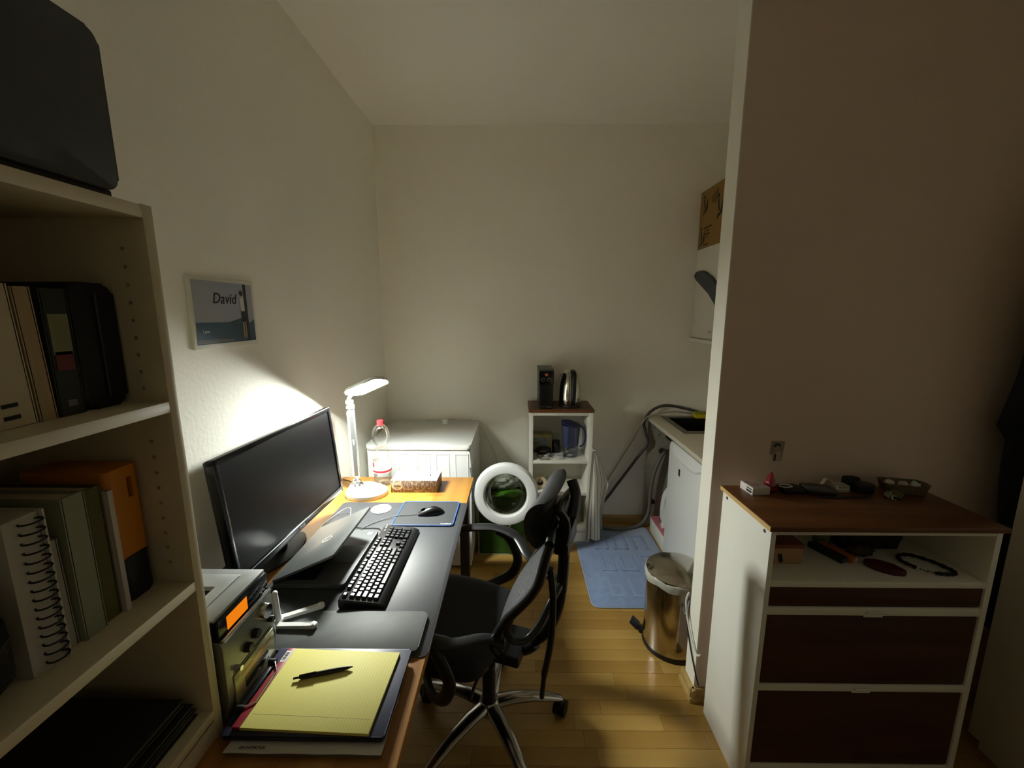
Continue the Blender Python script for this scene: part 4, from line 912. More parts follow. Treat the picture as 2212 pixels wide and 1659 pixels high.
solo('drain_hose', MB().tube(spline([(1.43, 3.085, .905), (1.30, 3.085, .945), (1.13, 3.07, .975), (1.02, 3.058, .935), (.967, 3.05, .85), (.985, 3.05, .76), (1.003, 3.05, .68), (.94, 3.055, .58), (.805, 3.06, .372), (.69, 3.080, .19), (.60, 3.100, .12), (.47, 3.104, .085)], 8), .011, 12), mat('hose_dark', '#4b4a44', .45), 'dark grey drain hose looping from the sink down the far wall', 'hose', (.95, 3.06, .6))
solo('supply_hose', MB().tube(spline([(1.37, 3.073, .8975), (1.24, 3.068, .925), (1.10, 3.040, .925), (.99, 3.03, .90), (.950, 3.032, .85), (.90, 3.085, .70), (.70, 3.095, .33)], 8), .005, 10), mat('hose_pale', '#a7a592', .45), 'thin pale supply tube crossing the dark hose by the sink', 'hose', (1.0, 3.05, .8))
solo('floor_hose', MB().tube(spline([(.58, 3.035, .0225), (.68, 2.985, .0228), (.78, 2.965, .0228), (.90, 2.985, .0235), (.99, 3.02, .05), (1.035, 3.03, .14), (1.04, 3.03, .30), (1.06, 3.03, .45), (1.11, 3.04, .58), (1.16, 3.05, .64)], 8), .013, 12), HOSE, 'thick grey hose lying on the floor and rising under the sink', 'hose', (.9, 3.0, 0))
# wall cupboard
uc = thing('wall_cupboard', 'white kitchen wall cupboard above the sink', 'cupboard', (1.45, 2.6, 1.47))
part(uc, 'carcass', MB().box(1.315, 1.62, 1.72, 3.105, 1.485, 2.11, .001), WHITE)
part(uc, 'bottom_board', MB().box(1.285, 1.62, 1.72, 3.112, 1.462, 1.486, .001), WHITE)
for y0, y1 in ((2.42, 3.10), (1.73, 2.415)):
    dd = part(uc, 'door', MB().box(1.297, 1.315, y0, y1, 1.492, 2.1095, .001), WHITE)
    part(dd, 'knob', MB().lathe([(0, .018), (.011, .016), (.012, .010), (.006, .006), (.006, 0)][::-1], (0, 0, 0), 16).xf(Matrix.Translation((1.297, y0 + .37 if y0 > 2 else y1 - .06, 1.545)) @ Matrix.Rotation(R(-90), 4, 'Y')), CHROME)
solo('oven_mitt', MB().prism([(3.075, 1.925), (3.06, 1.948), (3.03, 1.958), (2.96, 1.955), (2.90, 1.942), (2.82, 1.905), (2.72, 1.84), (2.66, 1.79), (2.62, 1.70), (2.66, 1.66), (2.73, 1.735), (2.82, 1.79), (2.95, 1.855), (3.04, 1.895)], 'x', 1.272, 1.2965, .008, 3), mat('mitt_grey', '#4a5058', .8, bump=(90, .3, .002)), 'dark grey oven mitt hanging on the wall cupboard door', 'oven mitt', (1.285, 2.85, 1.8))
cbx = thing('cardboard_box', 'brown printed cardboard box on top of the wall cupboard', 'cardboard box', (1.45, 2.9, 2.11))
CARD = mat('cardboard', '#94753c', .75, noise=(10, .3, '#86682f'))
cb_box = part(cbx, 'box', MB().box(1.300, 1.60, 2.62, 3.108, 2.1105, 2.495, .002), CARD)
part(cbx, 'top_flap', MB().box(1.300, 1.60, 2.62, 3.108, 2.495, 2.4985), CARD)
for yy0, zz0, s_ in ((3.04, 2.34, 1.), (2.83, 2.27, 1.25), (3.06, 2.13, 1.05)):
    def q_(pts): return [(yy0 - a * s_, zz0 + b * s_) for a, b in pts]
    part(cbx, 'pictogram', MB().prism(q_([(-.012, .0), (.035, .02), (.05, .03), (.048, .095), (.034, .06), (.02, .03), (-.004, .02)]), 'x', 1.2985, 1.3002).prism(q_([(.004, .035), (.014, .04), (.000, .10), (-.012, .10)]), 'x', 1.2985, 1.3002).prism([(yy0 + .006 * s_ + .009 * s_ * math.cos(R(a)), zz0 + .115 * s_ + .011 * s_ * math.sin(R(a))) for a in range(0, 360, 30)], 'x', 1.2985, 1.3002), INK)
part(cbx, 'faded_stamp', MB().prism([(2.93, 2.39), (2.87, 2.38), (2.84, 2.43), (2.85, 2.47), (2.90, 2.45), (2.94, 2.43)], 'x', 1.2987, 1.3002), mat('stamp_brown', '#6d5526', .75))
for k, s_ in enumerate(('HANDLE WITH', 'CARE', 'FRAGILE', 'UP')):
    text(cbx, 'print', s_, (1.2988, 2.965, 2.245 - k * .022), (0, -1, 0), (0, 0, 1), .018, mat('stamp_dark', '#41321a', .75), ext=.0004)
cut(cb_box, MB().box(1.29, 1.33, 2.95, 3.02, 2.125, 2.140))

# ------------------------------------------------------------------ rug, bin and cables
rg = thing('rug', 'blue bathroom rug with rounded corners on the kitchen floor', 'rug', (.7, 2.5, 0))
RM = mat('rug_blue', '#7f93b8', .95, noise=(26, .6, '#6f84a8'), bump=(320, .8, .003), sheen=.4)
part(rg, 'pile', MB().rrect(.438, 1.012, 2.118, 3.02, .0, .010, .045, .004), RM)
part(rg, 'hem', MB().tube([(x, y_, .004) for x, y_ in rr(.436, 1.014, 2.116, 3.022, .046, 6)], .0045, 8, closed=True), mat('rug_hem', '#93a5c2', .9))
mt = MB(); mk = 0
RM2 = mat('rug_motif', '#8b9dc0', .95, bump=(320, .8, .003))
for k in range(3):
    y0 = 2.20 + k * .25
    for x0, x1, a, b_ in ((.53, .55, 0, .18), (.53, .62, 0, .022), (.60, .62, 0, .10), (.53, .62, .09, .11), (.66, .68, 0, .18), (.66, .76, .0, .022), (.74, .76, 0, .18), (.80, .82, 0, .18), (.80, .90, .16, .18), (.88, .90, 0, .18)):
        mt.box(x0 + .035, x1 + .035, y0 + a, y0 + b_, .009, .0108 + mk * .00015); mk += 1
part(rg, 'raised_motif', mt, RM2)

tc_ = thing('pedal_bin', 'stainless steel pedal bin with clear liner by the wall end', 'bin', (.792, 1.875, 0))
bc_ = (.792, 1.872, 0)
part(tc_, 'base_ring', MB().lathe([(0, 0), (.141, 0), (.144, .006), (.142, .022), (0, .022)], bc_, 48), BLACK)
part(tc_, 'body', MB().lathe([(.139, .020), (.139, .39), (.136, .40), (.130, .40)], bc_, 56), mat('bin_steel', '#b8b0a2', .14, 1.))
part(tc_, 'liner', MB().surf([[(bc_[0] + r_ * (1 + .012 * math.sin(a * 9 + z * 60) + .008 * math.sin(a * 23)) * math.cos(a), bc_[1] + r_ * (1 + .012 * math.sin(a * 9 + z * 60) + .008 * math.sin(a * 23)) * math.sin(a), z + .006 * math.sin(a * 7) * (z < .385)) for a in [2 * math.pi * k / 64 for k in range(65)]] for r_, z in ((.146, .372), (.149, .385), (.147, .405), (.140, .412))]), see_through('liner_film', '#c4c4b8', .3, .2))
part(tc_, 'lid', MB().lathe([(0, .446), (.05, .444), (.10, .436), (.130, .424), (.142, .416), (.144, .408), (.142, .402), (0, .402)], bc_, 56).xf(Matrix.Translation((bc_[0], bc_[1], .41)) @ Matrix.Rotation(R(-2), 4, 'Y') @ Matrix.Translation((-bc_[0], -bc_[1], -.41))), mat('lid_steel', '#c2beb2', .16, 1.))
part(tc_, 'pedal', MB().obox((.632, 1.965, .035), (.05, .06, .012), (0, R(35), R(-30)), .004).obox((.665, 1.945, .016), (.05, .028, .014), (0, 0, R(-30)), .003), BLACK)
part(tc_, 'rear_handle', MB().tube(spline([(.80, 1.728, .36), (.795, 1.712, .345), (.79, 1.712, .30), (.79, 1.728, .28)], 5), .006, 8), GREYP)
cw = solo('white_cable', MB().tube(spline([(.79, 1.70, .40), (.764, 1.655, .44), (.755, 1.655, .40), (.757, 1.64, .34), (.760, 1.60, .28), (.762, 1.56, .245), (.766, 1.535, .235), (.773, 1.524, .25)], 8), .0042, 8), mat('cord_white', '#cfcfc6', .5), 'white cable hanging down the wall end beside the bin', 'cable', (.76, 1.6, .3))
solo('black_cable', MB().tube(spline([(.785, 1.698, .38), (.768, 1.675, .36), (.766, 1.655, .31), (.766, 1.63, .25), (.766, 1.58, .185), (.767, 1.54, .14), (.776, 1.526, .10)], 8), .0030, 8), BLACK, 'black cable running beside the white cable on wall end', 'cable', (.76, 1.6, .25))

# ------------------------------------------------------------------ chest of drawers
dc = thing('chest_of_drawers', 'white chest with dark brown drawer fronts and open niche', 'chest of drawers', (1.145, 1.34, 0))
CX0, CX1, CY0, CY1, CT = .790, 1.500, 1.192, 1.495, .997
part(dc, 'side_panel', MB().box(CX0, CX0 + .016, CY0, CY1, 0, CT, .001), WHITE)
part(dc, 'side_panel', MB().box(CX1 - .018, CX1, CY0, CY1, 0, CT, .001), WHITE)
part(dc, 'top_board', MB().box(CX0 - .008, CX1 + .012, CY0 - .008, CY1 + .005, CT, CT + .017, .002), TOPW, 'brown wooden top')
part(dc, 'edge_strip', MB().box(CX0 - .0095, CX0 - .007, CY0 - .007, CY1 + .004, CT + .001, CT + .0155), mat('strip_pine', '#c9a468', .5))
part(dc, 'top_rail', MB().box(CX0 + .016, CX1 - .018, CY0 + .001, CY1, .983, CT, .001), WHITE)
part(dc, 'niche_shelf', MB().box(CX0 + .016, CX1 - .018, CY0 + .001, CY1, .804, .824, .001), WHITE)
part(dc, 'back_panel', MB().box(CX0 + .016, CX1 - .018, CY1 - .006, CY1, .02, .983), WHITE)
for z0, z1 in ((.705, .732), (.422, .446), (.10, .127)):
    part(dc, 'rail', MB().box(CX0 + .016, CX1 - .018, CY0 + .001, CY1 - .01, z0, z1, .001), WHITE)
part(dc, 'plinth', MB().box(CX0 + .016, CX1 - .018, CY0 + .02, CY0 + .036, 0, .10), WHITE)
for z0, z1 in ((.732, .804), (.446, .705), (.127, .422)):
    d_ = part(dc, 'drawer', MB().rrect(CX0 + .017, CX1 - .019, z0 + .001, z1 - .001, CY0 + .006, CY0 + .022, .010, .001, 4, axis='y'), WALN)
    part(d_, 'drawer_box', MB().box(CX0 + .03, CX1 - .03, CY0 + .021, CY1 - .03, z0 + .005, z1 - .02), mat('drawer_box', '#8a7d66', .7))
    if z1 < .73:
        part(d_, 'tab_handle', MB().prism([(CY0 - .012, z1 + .019), (CY0 - .010, z1 + .021), (CY0 + .008, z1 + .008), (CY0 + .008, z1 - .008), (CY0 + .004, z1 - .008), (CY0 + .003, z1 + .004)], 'x', 1.118, 1.178), WPLAST)
for y_ in (1.225, 1.462):
    part(dc, 'cam_lock', MB().cyl((CX0 + .001, y_, CT - .018), (CX0 - .001, y_, CT - .018), .006, n=12), mat('cam_dark', '#3a352c', .5))
DT = CT + .017
wb = thing('game_carton', 'white flat carton with red print on the chest', 'carton', (.885, 1.458, DT))
wbM = Matrix.Translation((.885, 1.452, 0)) @ Matrix.Rotation(R(6), 4, 'Z') @ Matrix.Translation((-.885, -1.452, 0))
part(wb, 'box', MB().box(.845, .912, 1.412, 1.482, DT, DT + .028, .001).xf(wbM), mat('carton_white', '#d6d0cc', .5))
part(wb, 'top_print', MB().box(.849, .908, 1.416, 1.478, DT + .028, DT + .0285).xf(wbM), mat('carton_red', '#8d6a60', .55, noise=(30, .7, '#c9bdb6')))
part(wb, 'side_print', MB().box(.8443, .8452, 1.418, 1.446, DT + .006, DT + .014).box(.8443, .8452, 1.418, 1.446, DT + .018, DT + .022).xf(wbM), INK)
rd = thing('glass_ornament', 'red drop shaped glass ornament on the chest', 'ornament', (.945, 1.462, DT))
part(rd, 'drop', MB().lathe([(0, 0), (.019, .001), (.024, .010), (.022, .026), (.014, .046), (.006, .064), (0, .074)], (.942, 1.458, DT), 8), mat('red_glass', '#7c1116', .06, spec=.8))
part(rd, 'collar', MB().lathe([(.0242, .009), (.0250, .012), (.0242, .015)], (.942, 1.458, DT), 8), mat('red_rim', '#a12025', .2))
hb = thing('hair_tie', 'white elastic hair tie on a black wallet', 'hair tie', (.995, 1.45, DT + .016))
part(hb, 'loop', MB().tube([(.992 + .020 * math.cos(q), 1.452 + .013 * math.sin(q), DT + .019) for q in [2 * math.pi * k / 28 for k in range(28)]], .0025, 8, closed=True), mat('elastic_white', '#cfc9c4', .7))
part(hb, 'knot', MB().ball((1.009, 1.443, DT + .020), (.006, .004, .004)), mat('elastic_white', '#cfc9c4', .7))
wl = thing('wallet', 'black leather wallet beside the red ornament', 'wallet', (1.0, 1.45, DT))
part(wl, 'leather', MB().rrect(.973, 1.048, 1.418, 1.480, DT, DT + .016, .006, .003), mat('wallet_black', '#141314', .55))
part(wl, 'seam', MB().box(.977, 1.044, 1.4175, 1.4185, DT + .007, DT + .009), INK)
tbk = thing('tablet', 'dark grey tablet lying askew on the chest', 'tablet', (1.10, 1.45, DT))
tM = Matrix.Translation((1.111, 1.443, DT)) @ Matrix.Rotation(R(-12), 4, 'Z')
part(tbk, 'case', MB().rrect(-.050, .046, -.036, .044, .0, .012, .008, .002).xf(tM), BLACK)
part(tbk, 'cover', MB().rrect(-.048, .044, -.034, .042, .012, .0155, .007, .001).xf(tM), mat('tablet_grey', '#3c3d3e', .4))
# power bank, adapters, dish
pw = thing('card_stack', 'stack of pale game cartridges beside the tablet', 'cartridges', (1.195, 1.46, DT))
for k in range(3):
    part(pw, 'cartridge', MB().box(1.176, 1.220, 1.438, 1.478, DT + .0085 * k, DT + .0085 * k + .008, .0012), mat('cart_%d' % (k % 2), '#c4bfb0' if k % 2 else '#a8a293', .5))
ph = thing('paper_slip', 'white folded paper slip leaning behind the cartridges', 'paper', (1.175, 1.483, DT))
part(ph, 'sheet', MB().prism([(1.148, DT), (1.150, DT), (1.168, DT + .034), (1.166, DT + .034)], 'y', 1.482, 1.497), PRINTW)
part(ph, 'fold', MB().prism([(1.166, DT + .034), (1.168, DT + .034), (1.190, DT + .026), (1.190, DT + .024)], 'y', 1.482, 1.497), PRINTW)
ad = thing('charger', 'black power adapter beside the wicker tray', 'charger', (1.265, 1.45, DT))
part(ad, 'block', MB().rrect(1.245, 1.302, 1.424, 1.466, DT, DT + .034, .008, .004), BLACK)
part(ad, 'cable', MB().tube(spline([(1.275, 1.425, DT + .010), (1.272, 1.408, DT + .005), (1.25, 1.398, DT + .003), (1.15, 1.390, DT + .003), (1.08, 1.392, DT + .003)], 7), .003, 8), BLACK)
ad2 = thing('camera_pouch', 'small black pouch behind the power adapter', 'pouch', (1.25, 1.482, DT))
part(ad2, 'body', MB().rrect(1.228, 1.285, 1.468, 1.498, DT, DT + .042, .010, .005), mat('case_black', '#0f0f10', .7))
part(ad2, 'strap', MB().tube(spline([(1.284, 1.484, DT + .03), (1.297, 1.480, DT + .02), (1.294, 1.476, DT + .006)], 5), .003, 8), BLACK)
td = thing('wicker_tray', 'shallow wicker tray of odds and ends on the chest', 'tray', (1.415, 1.455, DT))
tdM = Matrix.Translation((1.42, 1.452, DT)) @ Matrix.Rotation(R(-14), 4, 'Z')
WK = mat('wicker', '#6d6142', .7, noise=(90, .8, '#4d4430'), bump=(180, .7, .003))
part(td, 'bottom', MB().rrect(-.058, .062, -.030, .030, .002, .006, .02).xf(tdM), WK)
part(td, 'rim', MB().surf([[(p[0] * s_, p[1] * s_, z) for p in (rr(-.060, .064, -.032, .032, .022, 6) + rr(-.060, .064, -.032, .032, .022, 6)[:1])] for s_, z in ((1., .002), (1.16, .034), (1.20, .037), (1.14, .034), (.98, .006))]).xf(tdM), WK)
for k, (x, y_, a, lb, c) in enumerate(((-.040, .004, 20, 'crumpled white tissue in the wicker tray', '#cfc8bd'), (.0, -.002, 60, 'pale cord bundle in the wicker tray', '#b9b2a6'), (.040, .004, 10, 'bluish white sachet in the wicker tray', '#bcc4c0'))):
    c_ = tdM @ Vector((x, y_, .022))
    solo(('tissue', 'cord_bundle', 'sachet')[k], MB().blob(c_, (.018, .014, .018), 30 + k, .3, 18, 12), mat('tray_item_%d' % k, c, .7), lb, ('tissue', 'cord', 'sachet')[k], tuple(c_ - Vector((0, 0, .018))))
sq = thing('cloth_pouch', 'small olive cloth pouch in front of the wicker tray', 'pouch', (1.343, 1.398, DT))
part(sq, 'body', MB().blob((1.343, 1.398, DT + .012), (.030, .020, .014), 41, .25, zmin=DT), mat('pouch_olive', '#5a5732', .8))
part(sq, 'drawstring', MB().tube(spline([(1.327, 1.383, DT + .014), (1.319, 1.375, DT + .006), (1.329, 1.369, DT + .003)], 5), .0016, 6), mat('string_pale', '#8d8766', .7))
# niche contents
NZ = .824
bxn = thing('wooden_box', 'small wooden box with a black latch inside the niche', 'box', (.885, 1.33, NZ))
part(bxn, 'box', MB().box(.824, .966, 1.285, 1.40, NZ, NZ + .058, .002), mat('box_pale', '#b08b62', .5))
part(bxn, 'lid', MB().box(.822, .968, 1.283, 1.402, NZ + .058, NZ + .072, .002), mat('box_lid', '#7c4428', .5))
part(bxn, 'latch', MB().obox((.890, 1.283, NZ + .024), (.013, .003, .030), (0, R(-12), 0), .001), BLACK)
for k, (x0, w_, a, c, lb) in enumerate(((1.065, .030, -38, '#1c2433', 'dark blue slim box in the niche'), (1.098, .030, -38, '#b0602c', 'orange slim box in the niche beside the dark blue box'))):
    t = thing('slim_box', lb, 'box', (x0, 1.35, NZ))
    M = Matrix.Translation((x0 + .03, 1.345, NZ)) @ Matrix.Rotation(R(22), 4, 'Z')
    part(t, 'carton', MB().box(-w_ / 2, w_ / 2, -.055, .06, 0, .020, .002).xf(M), mat('slim_%d' % k, c, .5))
    part(t, 'end_label', MB().box(w_ * .05 if k else -w_ * .3, w_ / 2 - .001 if k else w_ * .3, -.0560, -.0548, .003, .017).xf(M), mat('end_white', '#cfc8c0', .5) if k else mat('end_navy', '#39435a', .5))
gl = thing('glasses_case', 'dark red glasses case lying open ended in the niche', 'case', (1.19, 1.28, NZ))
gM = Matrix.Translation((1.216, 1.258, NZ)) @ Matrix.Rotation(R(-38), 4, 'Z')
part(gl, 'sleeve', MB().prism([(.055 * math.cos(R(a)) * (1 if math.cos(R(a)) > 0 else .95), .024 * math.sin(R(a))) for a in range(0, 360, 15)], 'z', 0, .020, .006, 3).xf(gM), mat('case_maroon', '#4a0d10', .5))
part(gl, 'seam', MB().box(-.045, .045, -.0006, .0006, .0198, .0206).xf(gM), INK)
gs = thing('glass_jar', 'small greenish glass jar at the back of the niche', 'jar', (1.13, 1.44, NZ))
part(gs, 'glass', MB().lathe([(0, 0), (.024, 0), (.026, .004), (.026, .05), (.022, .056), (0, .056)], (1.135, 1.43, NZ), 20), mat('jar_green', '#6d7452', .2))
part(gs, 'lid', MB().lathe([(0, .068), (.023, .068), (.024, .056), (0, .056)][::-1], (1.135, 1.43, NZ), 20), mat('jar_lid', '#b7b3a4', .4))
wb2 = thing('black_clutch', 'black clutch bag at the back of the niche', 'bag', (1.27, 1.42, NZ))
part(wb2, 'body', MB().prism([(1.17, NZ), (1.37, NZ), (1.385, NZ + .055), (1.36, NZ + .10), (1.20, NZ + .105), (1.165, NZ + .06)], 'y', 1.375, 1.47, .010, 3), mat('clutch_black', '#0e0d0d', .5))
part(wb2, 'flap', MB().prism([(1.18, NZ + .045), (1.27, NZ + .03), (1.372, NZ + .045), (1.362, NZ + .104), (1.198, NZ + .108)], 'y', 1.365, 1.378, .003), mat('clutch_black', '#0e0d0d', .5))
pa = thing('pouch', 'brown patterned pouch lying before the clutch bag', 'pouch', (1.20, 1.345, NZ))
part(pa, 'body', MB().blob((1.205, 1.345, NZ + .016), (.045, .024, .018), 51, .25, zmin=NZ), mat('pouch_brown', '#4a3d2c', .7, noise=(40, .8, '#2f2a20')))
part(pa, 'zip', MB().tube([(1.175, 1.335, NZ + .031), (1.235, 1.345, NZ + .031)], .0016, 6), mat('zip_dark', '#26262a', .4))
hbn = thing('headband', 'black twisted headband at the open side of the niche', 'headband', (1.385, 1.28, NZ))
hp = [(1.325, 1.262), (1.312, 1.300), (1.330, 1.330), (1.372, 1.335), (1.410, 1.300), (1.428, 1.255), (1.424, 1.232), (1.395, 1.226), (1.362, 1.232)]
part(hbn, 'band', MB().tube(spline([(x, y_, NZ + .007) for x, y_ in hp], 6), [.0055 + .0012 * math.sin(k * 2.1) for k in range(49)], 10), mat('band_black', '#0f0e0e', .8))
part(hbn, 'comb_wire', MB().tube([(1.330 + .0042 * k, 1.252 + .008 * math.sin(k * 1.6) - .002 * k, NZ + .006) for k in range(9)], .0011, 6), mat('wire_copper', '#6d4a3a', .4, .6))
# portrait print on the partition wall
po = thing('portrait_print', 'small faded portrait print taped above the chest', 'print', (1.015, 1.555, 1.13))
part(po, 'paper', MB().prism([(.988, 1.118), (1.000, 1.118), (1.002, 1.092), (1.036, 1.092), (1.043, 1.172), (.991, 1.174)], 'y', 1.5535, 1.5549), mat('print_paper', '#8d8272', .6, noise=(30, .6, '#a38f7c')))
part(po, 'hair', MB().prism(arc(1.014, 1.152, .014, -20, 200, 12), 'y', 1.5530, 1.5536), mat('pic_hair', '#403832', .6))
part(po, 'face', MB().prism(arc(1.016, 1.144, .010, 0, 345, 14), 'y', 1.5526, 1.5531), mat('pic_skin', '#a08a78', .6))
part(po, 'shirt', MB().prism([(1.006, 1.094), (1.034, 1.094), (1.032, 1.130), (1.010, 1.132)], 'y', 1.5530, 1.5536), mat('pic_pale', '#b9a392', .6))
part(po, 'dark_tie', MB().prism([(1.006, 1.093), (1.012, 1.093), (1.013, 1.122), (1.007, 1.118)], 'y', 1.5526, 1.5531), INK)

# ------------------------------------------------------------------ wardrobe and jacket at the right
wr = thing('wardrobe', 'tall pale wardrobe to the right of the chest', 'wardrobe', (2.05, .85, 0))
part(wr, 'carcass', MB().box(1.772, 2.336, .30, 1.372, .06, 2.1, .002), mat('wardrobe_pale', '#d6d2c6', .5))
part(wr, 'plinth', MB().box(1.79, 2.33, .31, 1.36, 0, .06), mat('wardrobe_pale', '#d6d2c6', .5))
for y0, y1 in ((.302, .835), (.838, 1.372)):
    d_ = part(wr, 'door', MB().box(1.752, 1.772, y0, y1, .065, 2.095, .0015), mat('wardrobe_pale', '#d6d2c6', .5))
    part(d_, 'handle', MB().tube([(1.752, .80 if y1 < 1 else .87, 1.0), (1.735, .80 if y1 < 1 else .87, 1.01), (1.735, .80 if y1 < 1 else .87, 1.12), (1.752, .80 if y1 < 1 else .87, 1.13)], .005, 8), CHROME)
jk = thing('jacket', 'dark navy jacket hanging beside the wardrobe', 'jacket', (1.93, 1.465, .4))
gj = []
for i in range(26):
    t = i / 25; z = 1.80 - 1.35 * t; rw = []
    xl = [(0, 1.88), (.10, 1.80), (.26, 1.785), (.36, 1.755), (.40, 1.742), (.44, 1.785), (.55, 1.79), (.72, 1.825), (1, 1.84)]
    for (a, b), (c, d_) in zip(xl, xl[1:]):
        if t <= c: x0 = b + (d_ - b) * (t - a) / (c - a); break
    x1 = 2.10 + .03 * t
    for j in range(25):
        q = 2 * math.pi * j / 24
        nz = mnoise.noise(Vector((math.cos(q) * 2, math.sin(q) * 2, t * 5)))
        rw.append(((x0 + x1) / 2 + (x1 - x0) / 2 * math.cos(q), 1.465 + (.050 + .012 * nz) * math.sin(q) * min(1, .4 + t * 8), z))
    gj.append(rw)
part(jk, 'body', MB().surf(gj), mat('jacket_navy', '#1d1f2a', .85, bump=(30, .4, .004)))
part(jk, 'sleeve', MB().tube(spline([(1.90, 1.45, 1.70), (1.86, 1.442, 1.45), (1.84, 1.44, 1.2), (1.87, 1.44, .9), (1.88, 1.44, .70)], 6), [.03 + .025 * min(1, k / 6) for k in range(25)], 14), mat('jacket_black', '#0d0d11', .85))
part(jk, 'collar', MB().tube([(1.93, 1.43, 1.80), (1.98, 1.43, 1.815), (2.04, 1.45, 1.80)], .022, 10), mat('jacket_navy', '#1d1f2a', .85))
part(jk, 'cuff_tag', MB().tube([(1.800, 1.40, 1.072), (1.83, 1.395, 1.066)], .006, 8), mat('tag_grey', '#8c8c88', .5))
part(jk, 'hanging_loop', MB().tube([(1.98, 1.47, 1.80), (1.98, 1.50, 1.86), (1.98, 1.556, 1.87)], .005, 8), BLACK)

# ------------------------------------------------------------------ office chair
ch = thing('office_chair', 'black mesh office chair with headrest pushed up to the desk', 'chair', (-.11, 1.42, 0))
CC = Vector((-.11, 1.42, 0))
ALU = mat('chair_alu', '#a39d96', .18, 1.)
part(ch, 'hub', MB().lathe([(0, .07), (.03, .07), (.042, .085), (.045, .125), (.034, .14), (0, .14)], CC, 28), ALU)
for k in range(5):
    a = R(12 + 72 * k); d_ = Vector((math.cos(a), math.sin(a), 0))
    pts = [CC + d_ * r_ + Vector((0, 0, z)) for r_, z in ((.03, .118), (.10, .122), (.18, .112), (.26, .090), (.305, .075))]
    part(ch, 'base_leg', MB().tube(pts, [.032, .030, .026, .022, .017], 14, flat=.55, up=(0, 0, 1)), ALU)
    e = CC + d_ * .302
    n_ = Vector((-math.sin(a + .9), math.cos(a + .9), 0))
    cs = part(ch, 'caster', MB().cyl(e - n_ * .024 + Vector((0, 0, .032)), e - n_ * .004 + Vector((0, 0, .032)), .032, n=24).cyl(e + n_ * .004 + Vector((0, 0, .032)), e + n_ * .024 + Vector((0, 0, .032)), .032, n=24), mat('caster_black', '#0c0c0d', .4))
    part(cs, 'caster_hood', MB().ball(e + Vector((0, 0, .045)), (.026, .026, .024), 16, 8).cyl(e + Vector((0, 0, .05)), e + Vector((0, 0, .08)), .009, n=12), BLACK)
part(ch, 'gas_lift', MB().cyl(CC + Vector((0, 0, .13)), CC + Vector((0, 0, .30)), .026, n=24).cyl(CC + Vector((0, 0, .30)), CC + Vector((0, 0, .41)), .016, n=20), BLACK)
CR = Matrix.Translation(CC) @ Matrix.Rotation(R(-18), 4, 'Z') @ Matrix.Translation(-CC)
def cpart(name, mb, m, **kw): return part(ch, name, mb.xf(CR), m, **kw)
cpart('mechanism', MB().box(-.24, .04, 1.34, 1.50, .385, .435, .012), BLACK)
cpart('lever', MB().tube([(-.08, 1.34, .41), (-.08, 1.22, .40), (-.075, 1.17, .395)], .006, 8), BLACK)
SEATM = mat('seat_fabric', '#1a1b1c', .75, bump=(500, .3, .0006))
gr = []
for i in range(23):
    u = -1 + 2 * i / 22; rw = []
    for j in range(23):
        v = -1 + 2 * j / 22
        du, dv = u * math.sqrt(1 - v * v * .30), v * math.sqrt(1 - u * u * .30)
        ed = max(0, 1 - (max(abs(u), abs(v))) ** 6)
        z = .452 + .048 * ed ** .4 - .012 * (1 - v * v) * (1 - u * u) + (.0 if u > -.5 else -.03 * ((-u - .5) / .5) ** 2)
        rw.append((-.285 + .255 * du, 1.42 + .252 * dv, z))
    gr.append(rw)
gr2 = [[(p[0], p[1], .438 - .004) for p in r_] for r_ in gr]
mb = MB().surf(gr); mb.surf(gr2); bmesh.ops.remove_doubles(mb.bm, verts=mb.bm.verts, dist=.0001)
nrm_e = [e for e in mb.bm.edges if len(e.link_faces) == 1]
bmesh.ops.bridge_loops(mb.bm, edges=nrm_e)
cpart('seat', mb, SEATM, ang=60)
cpart('seat_pan', MB().rrect(-.52, -.05, 1.19, 1.65, .425, .442, .08, .006), BLACK)
FRM = mat('chair_frame', '#141415', .32)
prof = [(.178, .985), (.168, .945), (.150, .862), (.134, .825), (.112, .790), (.080, .748), (.051, .710), (.022, .662), (.004, .625), (-.004, .595), (.018, .572)]
def rail(y_): return spline([(x, y_, z) for x, z in prof], 5)
for y_ in (1.205, 1.635):
    cpart('back_rail', MB().tube(rail(y_), .0155, 12, flat=1.25, up=(0, 1, 0)), FRM)
cpart('back_top_bar', MB().tube(spline([(.178, 1.205, .985), (.168, 1.30, .998), (.163, 1.42, 1.0), (.168, 1.54, .998), (.178, 1.635, .985)], 6), .014, 12), FRM)
cpart('back_bottom_bar', MB().tube(spline([(.018, 1.205, .572), (.002, 1.30, .565), (-.006, 1.42, .563), (.002, 1.54, .565), (.018, 1.635, .572)], 6), .013, 12), FRM)
rl = rail(0)
gm_ = []
for k, p in enumerate(rl):
    t = k / (len(rl) - 1); rw = []
    for j in range(13):
        s_ = j / 12; bul = .036 * math.sin(math.pi * s_) * (.3 + .7 * math.sin(math.pi * min(1, t * 1.05)))
        rw.append((p.x - bul, 1.205 + .43 * s_, p.z))
    gm_.append(rw)
def mesh_cloth():
    m = see_through('mesh_cloth', '#2e3034', .22, .6); nt = m.node_tree; N = nt.nodes; L = nt.links
    tc = N.new('ShaderNodeTexCoord'); wv = N.new('ShaderNodeTexWave'); wv.bands_direction = 'Z'; wv.inputs['Scale'].default_value = 60
    bp_ = N.new('ShaderNodeBump'); bp_.inputs['Strength'].default_value = .6; bp_.inputs['Distance'].default_value = .002
    L.new(tc.outputs['Object'], wv.inputs['Vector']); L.new(wv.outputs['Fac'], bp_.inputs['Height']); L.new(bp_.outputs[0], N['Principled BSDF'].inputs['Normal'])
    return m
